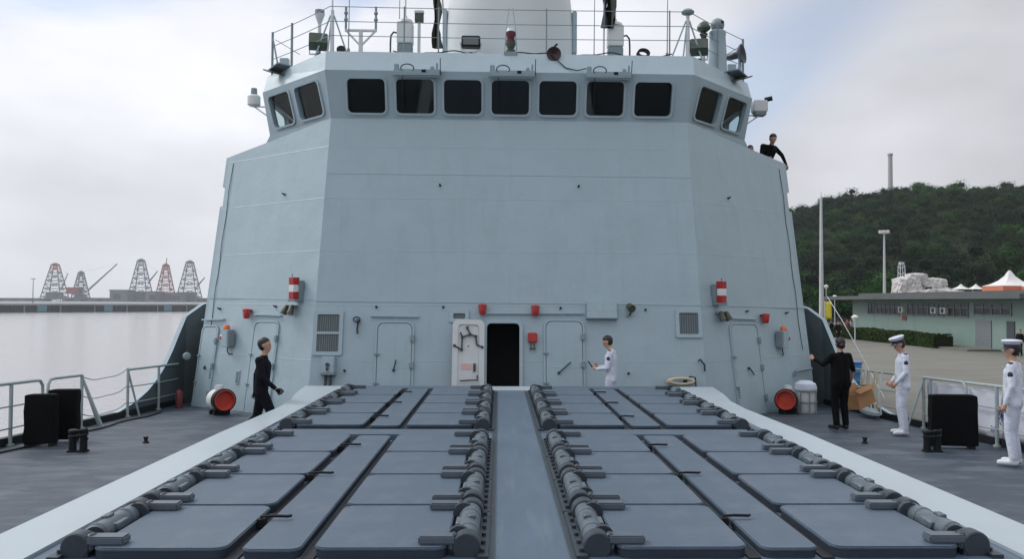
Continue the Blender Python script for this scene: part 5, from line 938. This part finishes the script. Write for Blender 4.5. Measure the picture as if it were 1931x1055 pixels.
# ---- wooded hill
sk = [(1380, 452), (1495, 398), (1530, 384), (1560, 378), (1620, 362), (1660, 357), (1700, 352), (1740, 350), (1775, 356), (1805, 361), (1850, 357), (1880, 355), (1905, 361), (1931, 357), (2100, 352), (2400, 380)]
kx = [-260, 14]+[at(a, b, 380).x for a, b in sk]+[900]; kz = [QUAY_Z-3, QUAY_Z-3]+[at(a, b, 380).z-6.8 for a, b in sk]+[30]
def hz(X, Y):
    r_ = np.interp(X*380/np.maximum(Y, 60)*.35+X*.65, kx, kz); t_ = np.clip((Y-128)/(385-128), 0, 1); s_ = .25*t_+.75*(t_*t_*(3-2*t_)); t2 = np.clip((Y-390)/260, 0, 1); base = QUAY_Z-.3
    return base+np.maximum(r_-base, -2)*s_*(1-.55*t2)+1.6*np.sin(X*.045+Y*.03)*s_*(1-s_*.6)
gx, gy = np.linspace(12, 700, 91), np.linspace(118, 680, 60); XX, YY = np.meshgrid(gx, gy); ZZ = hz(XX, YY)-.2; vs = np.stack([XX, YY, ZZ], -1).reshape(-1, 3).tolist(); nxg = len(gx)
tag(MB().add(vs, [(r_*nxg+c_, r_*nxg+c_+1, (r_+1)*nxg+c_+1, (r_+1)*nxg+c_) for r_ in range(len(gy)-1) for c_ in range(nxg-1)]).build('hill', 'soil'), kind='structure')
P, D, S, T, CO = [], [], [], [], []
for Yc in list(np.arange(122, 404, 7.4))+[352, 368, 378, 386, 394]:
    for Xc in np.arange(Yc*.22, Yc*.80+40, 7.2):
        X, Y = Xc+rng.uniform(-3.4, 3.4), Yc+rng.uniform(-3.4, 3.4)
        if Y < 150 and X < Y*.36 and rng.random() < .3: continue
        z = float(hz(np.array(X), np.array(Y))); big = rng.random(); r_ = rng.uniform(2.2, 3.6) if big < .45 else rng.uniform(3.6, 5.6); lift = rng.uniform(-.6, 2.8)*(big > .5); k = rng.random()
        patch = .5+.5*math.sin(X*.035+1.3)*math.cos(Y*.028+X*.01)
        tint = np.array((.70, .90, .72)) if k < .45 else np.array((.42, .60, .58)) if k < .75 else np.array((1.5, 1.65, .75)) if k < .92 else np.array((1.5, 1.05, .80))
        tint = tint*rng.uniform(.5, 1.3)*(.6+.7*patch)
        for q_ in range(3 if r_ > 3.6 else 2):            # a crown is a few lobes, each with its own shade
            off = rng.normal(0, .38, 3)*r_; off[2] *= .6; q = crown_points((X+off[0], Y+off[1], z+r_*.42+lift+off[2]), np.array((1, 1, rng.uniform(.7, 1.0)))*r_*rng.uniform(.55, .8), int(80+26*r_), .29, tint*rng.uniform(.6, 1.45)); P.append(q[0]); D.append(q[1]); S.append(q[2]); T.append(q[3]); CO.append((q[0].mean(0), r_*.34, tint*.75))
fo = leaves(np.concatenate(P), np.concatenate(D), np.concatenate(S), np.concatenate(T), 'woodland', 'leaf'); tag(fo, 'dense green woodland covering the hill', 'woodland', kind='stuff')
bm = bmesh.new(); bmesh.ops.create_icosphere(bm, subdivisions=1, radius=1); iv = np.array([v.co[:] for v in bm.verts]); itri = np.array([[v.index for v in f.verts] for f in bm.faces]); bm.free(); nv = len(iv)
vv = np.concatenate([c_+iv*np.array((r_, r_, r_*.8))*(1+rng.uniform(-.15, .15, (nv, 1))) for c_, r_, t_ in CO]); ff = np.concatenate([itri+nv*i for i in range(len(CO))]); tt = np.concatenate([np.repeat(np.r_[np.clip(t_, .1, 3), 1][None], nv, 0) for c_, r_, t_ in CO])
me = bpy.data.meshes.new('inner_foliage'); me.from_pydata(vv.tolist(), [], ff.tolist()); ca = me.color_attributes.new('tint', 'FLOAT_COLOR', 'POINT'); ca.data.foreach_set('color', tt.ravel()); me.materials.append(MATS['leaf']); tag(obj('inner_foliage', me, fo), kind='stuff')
Yt = 380; p = at(1679, 352, Yt); zb_ = float(hz(np.array(p.x), np.array(float(Yt)))); o = empty('hilltop_tower', loc=(p.x, Yt, zb_)); tag(o, 'slim pale tower standing on top of the wooded hill', 'tower'); zt_ = at(1679, 290, Yt).z-zb_
MB().cyl((0, 0, 0), (0, 0, zt_), 1.15, 1.0, 14).build('shaft', 'tower_grey', o); MB().cyl((0, 0, zt_-.8), (0, 0, zt_), 1.25, n=14).build('head', 'tower_grey', o); MB().box((0, 0, 3), (3.5, 3.5, 6)).build('base_house', 'tower_grey', o, smooth=False)

# ================================================================== HARBOUR SIDE
dA, dB = Vector((-430, 415, 0)), Vector((-170, 684, 0)); dd = (dB-dA).normalized(); dn = Vector((-dd.y, dd.x, 0)); DL = (dB-dA).length; DT = -.9
dk = empty('dock', loc=dA+Vector((0, 0, WATER_Z))); dk.rotation_euler.z = math.atan2(dd.y, dd.x); tag(dk, 'long concrete pier on piles across the harbour', 'pier'); H = DT-WATER_Z
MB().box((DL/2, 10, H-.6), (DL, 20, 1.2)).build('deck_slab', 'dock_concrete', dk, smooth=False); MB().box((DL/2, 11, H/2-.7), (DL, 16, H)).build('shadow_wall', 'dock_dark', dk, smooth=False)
for i in range(52): MB().cyl((DL*(i+.5)/52, 1.0, -1), (DL*(i+.5)/52, 1.0, H-1.1), .5, n=8).build('pile', 'dock_dark' if i % 3 else 'dock_concrete', dk)
for i in range(9): MB().box((20+DL*i/9, -.3, H/2-.3), (5.5, .8, H*.72)).build('fender', 'dock_blue', dk, smooth=False)
MB().box((DL/2, .1, H+.1), (DL, .3, .5)).build('kerb', 'tent_white', dk, smooth=False)
tag(MB().add([(-1890, 500, DT-1), (-460, 420, DT-1), (-150, 740, DT-1), (-150, 2390, DT-1), (-1890, 2390, DT-1)], [(0, 1, 2, 3, 4)]).build('shore', 'dock_concrete', smooth=False), kind='structure')
def shed(px0, px1, Y, ytop, label, m='ware_grey'):
    a, b = at(px0, ytop, Y), at(px1, ytop, Y); h = a.z-DT+1; o = empty('warehouse', loc=((a.x+b.x)/2, Y, DT-1)); tag(o, label, 'warehouse', 'low grey warehouses behind the pier'); w = b.x-a.x; MB().box((0, 0, h/2), (w, 30, h)).build('wall', m, o, smooth=False); MB().box((0, 0, h+.4), (w+2, 32, 1.2)).build('roof', m, o, smooth=False)
    for i in range(max(2, int(w/24))): MB().box((-w/2+12+i*24, -15.1, h*.45), (12, .3, h*.5)).build('door', 'dock_dark', o, smooth=False)
shed(-60, 88, 1380, 563, 'long low warehouse at the harbour end of the pier'); shed(126, 220, 1385, 563, 'low warehouse behind the red-based crane'); shed(215, 248, 1370, 548, 'taller dark warehouse between the cranes'); shed(282, 300, 1370, 551, 'dark warehouse left of the red crane'); shed(325, 345, 1370, 553, 'dark warehouse right of the red crane'); shed(240, 420, 1440, 563, 'long low warehouse behind the three tall cranes')
def crane(px, yt, xl, xr, Y, label, m, mtop, jib=None, house=None):
    c = at(px, 560, Y); zb_ = DT; ht_ = at(px, yt, Y).z-zb_; hb_ = (xr-xl)/2/1550*Y; o = empty('harbour_crane', loc=(c.x, Y, zb_)); tag(o, label, 'crane', 'lattice harbour cranes across the water'); tw = hb_*.26; n = 9; th = .42*Y/630
    P_ = lambda sx_, sy_, t_: Vector((sx_*(hb_+(tw-hb_)*t_), sy_*(hb_+(tw-hb_)*t_)*.8, ht_*t_))
    lo, hi = MB(), MB()
    cs = ((-1, -1), (1, -1), (1, 1), (-1, 1))
    for k in range(n):
        t0, t1 = k/n, (k+1)/n; mb = hi if t0 > .72 else lo
        for i in range(4):
            a, b = cs[i], cs[(i+1) % 4]; mb.cyl(P_(*a, t0), P_(*a, t1), th, n=5); mb.cyl(P_(*a, t1), P_(*b, t1), th*.75, n=5); mb.cyl(P_(*a, t0) if k % 2 else P_(*b, t0), P_(*b, t1) if k % 2 else P_(*a, t1), th*.6, n=5)
    lo.build('lattice_tower', m, o); hi.build('tower_top', mtop, o); MB().ell((0, 0, ht_), (tw*1.1, tw*.9, 3.0), 10, 6).build('sheave_head', mtop, o)
    MB().box((0, 0, ht_*.14), (hb_*1.15, hb_*1.0, ht_*.2)).build('machinery_house', m, o, smooth=False)
    if jib:
        a, b = at(*jib[0], Y)-Vector((c.x, Y, zb_)), at(*jib[1], Y)-Vector((c.x, Y, zb_)); up_ = Vector((0, 0, 1.1)); s_ = Vector((0, 1, 0)); j_ = MB()
        for e in (up_*.5, -up_*.5): j_.cyl(a+e*Y/630, b+e*.4*Y/630, .36*Y/630, .25*Y/630, 5)
        for i in range(10): q0, q1 = a.lerp(b, i/10), a.lerp(b, (i+1)/10); j_.cyl(q0+up_*.5*(1 if i % 2 else -1)*(1-.06*i), q1+up_*.5*(-1 if i % 2 else 1)*(1-.06*i), .2*Y/630, n=4)
        j_.build('jib', m, o); MB().cyl((0, 0, ht_), b, .10, n=4).build('luffing_rope', 'crane_grey', o)
    if house: MB().box((house[0], 0, house[3]), (house[1], 16, house[2])).build('cab_house', house[4], o, smooth=False)
crane(103, 499, 84, 123, 1398, 'grey lattice crane with a red top, farthest out along the pier', 'crane_grey', 'crane_red', ((116, 545), (128, 516)))
crane(152, 514, 139, 166, 1402, 'smaller lattice crane with a reddish house and a long raised jib', 'crane_grey', 'crane_grey', ((166, 548), (221, 498)), (-10, 20, 11, 17.0, 'crane_red'))
crane(265, 491, 246, 284, 1396, 'tall grey lattice crane with a short jib beside the dark warehouse', 'crane_grey', 'crane_grey', ((280, 533), (297, 512)))
crane(312, 500, 297, 328, 1400, 'red lattice crane with a thin mast on top', 'crane_red', 'crane_red', ((313, 500), (315, 487)))
crane(357, 494, 338, 377, 1404, 'grey lattice crane nearest the warship superstructure', 'crane_grey', 'crane_grey', ((372, 540), (386, 524)))
o = empty('light_pole', loc=at(62, 563, 620)); o.location.z = DT; tag(o, 'thin light pole on the pier before the cranes', 'light pole'); MB().cyl((0, 0, 0), (0, 0, 18), .35, .2, 6).build('pole', 'crane_grey', o); MB().box((0, 0, 18), (3, 1, .5)).build('head', 'crane_grey', o)

# ================================================================== HAZE
HZ = bpy.data.materials.new('haze'); HZ.use_nodes = True; t = HZ.node_tree; t.nodes.clear(); o_ = N('ShaderNodeOutputMaterial', t); pv = N('ShaderNodeVolumePrincipled', t); pv.inputs['Color'].default_value = (.90, .92, .97, 1); pv.inputs['Density'].default_value = .00015; pv.inputs['Anisotropy'].default_value = .2; t.links.new(pv.outputs[0], o_.inputs['Volume']); MATS['haze'] = HZ
tag(MB().box((0, 1050, 38), (3900, 2800, 94)).build('haze', 'haze', smooth=False), kind='stuff')
SC.cycles.volume_bounces = 2
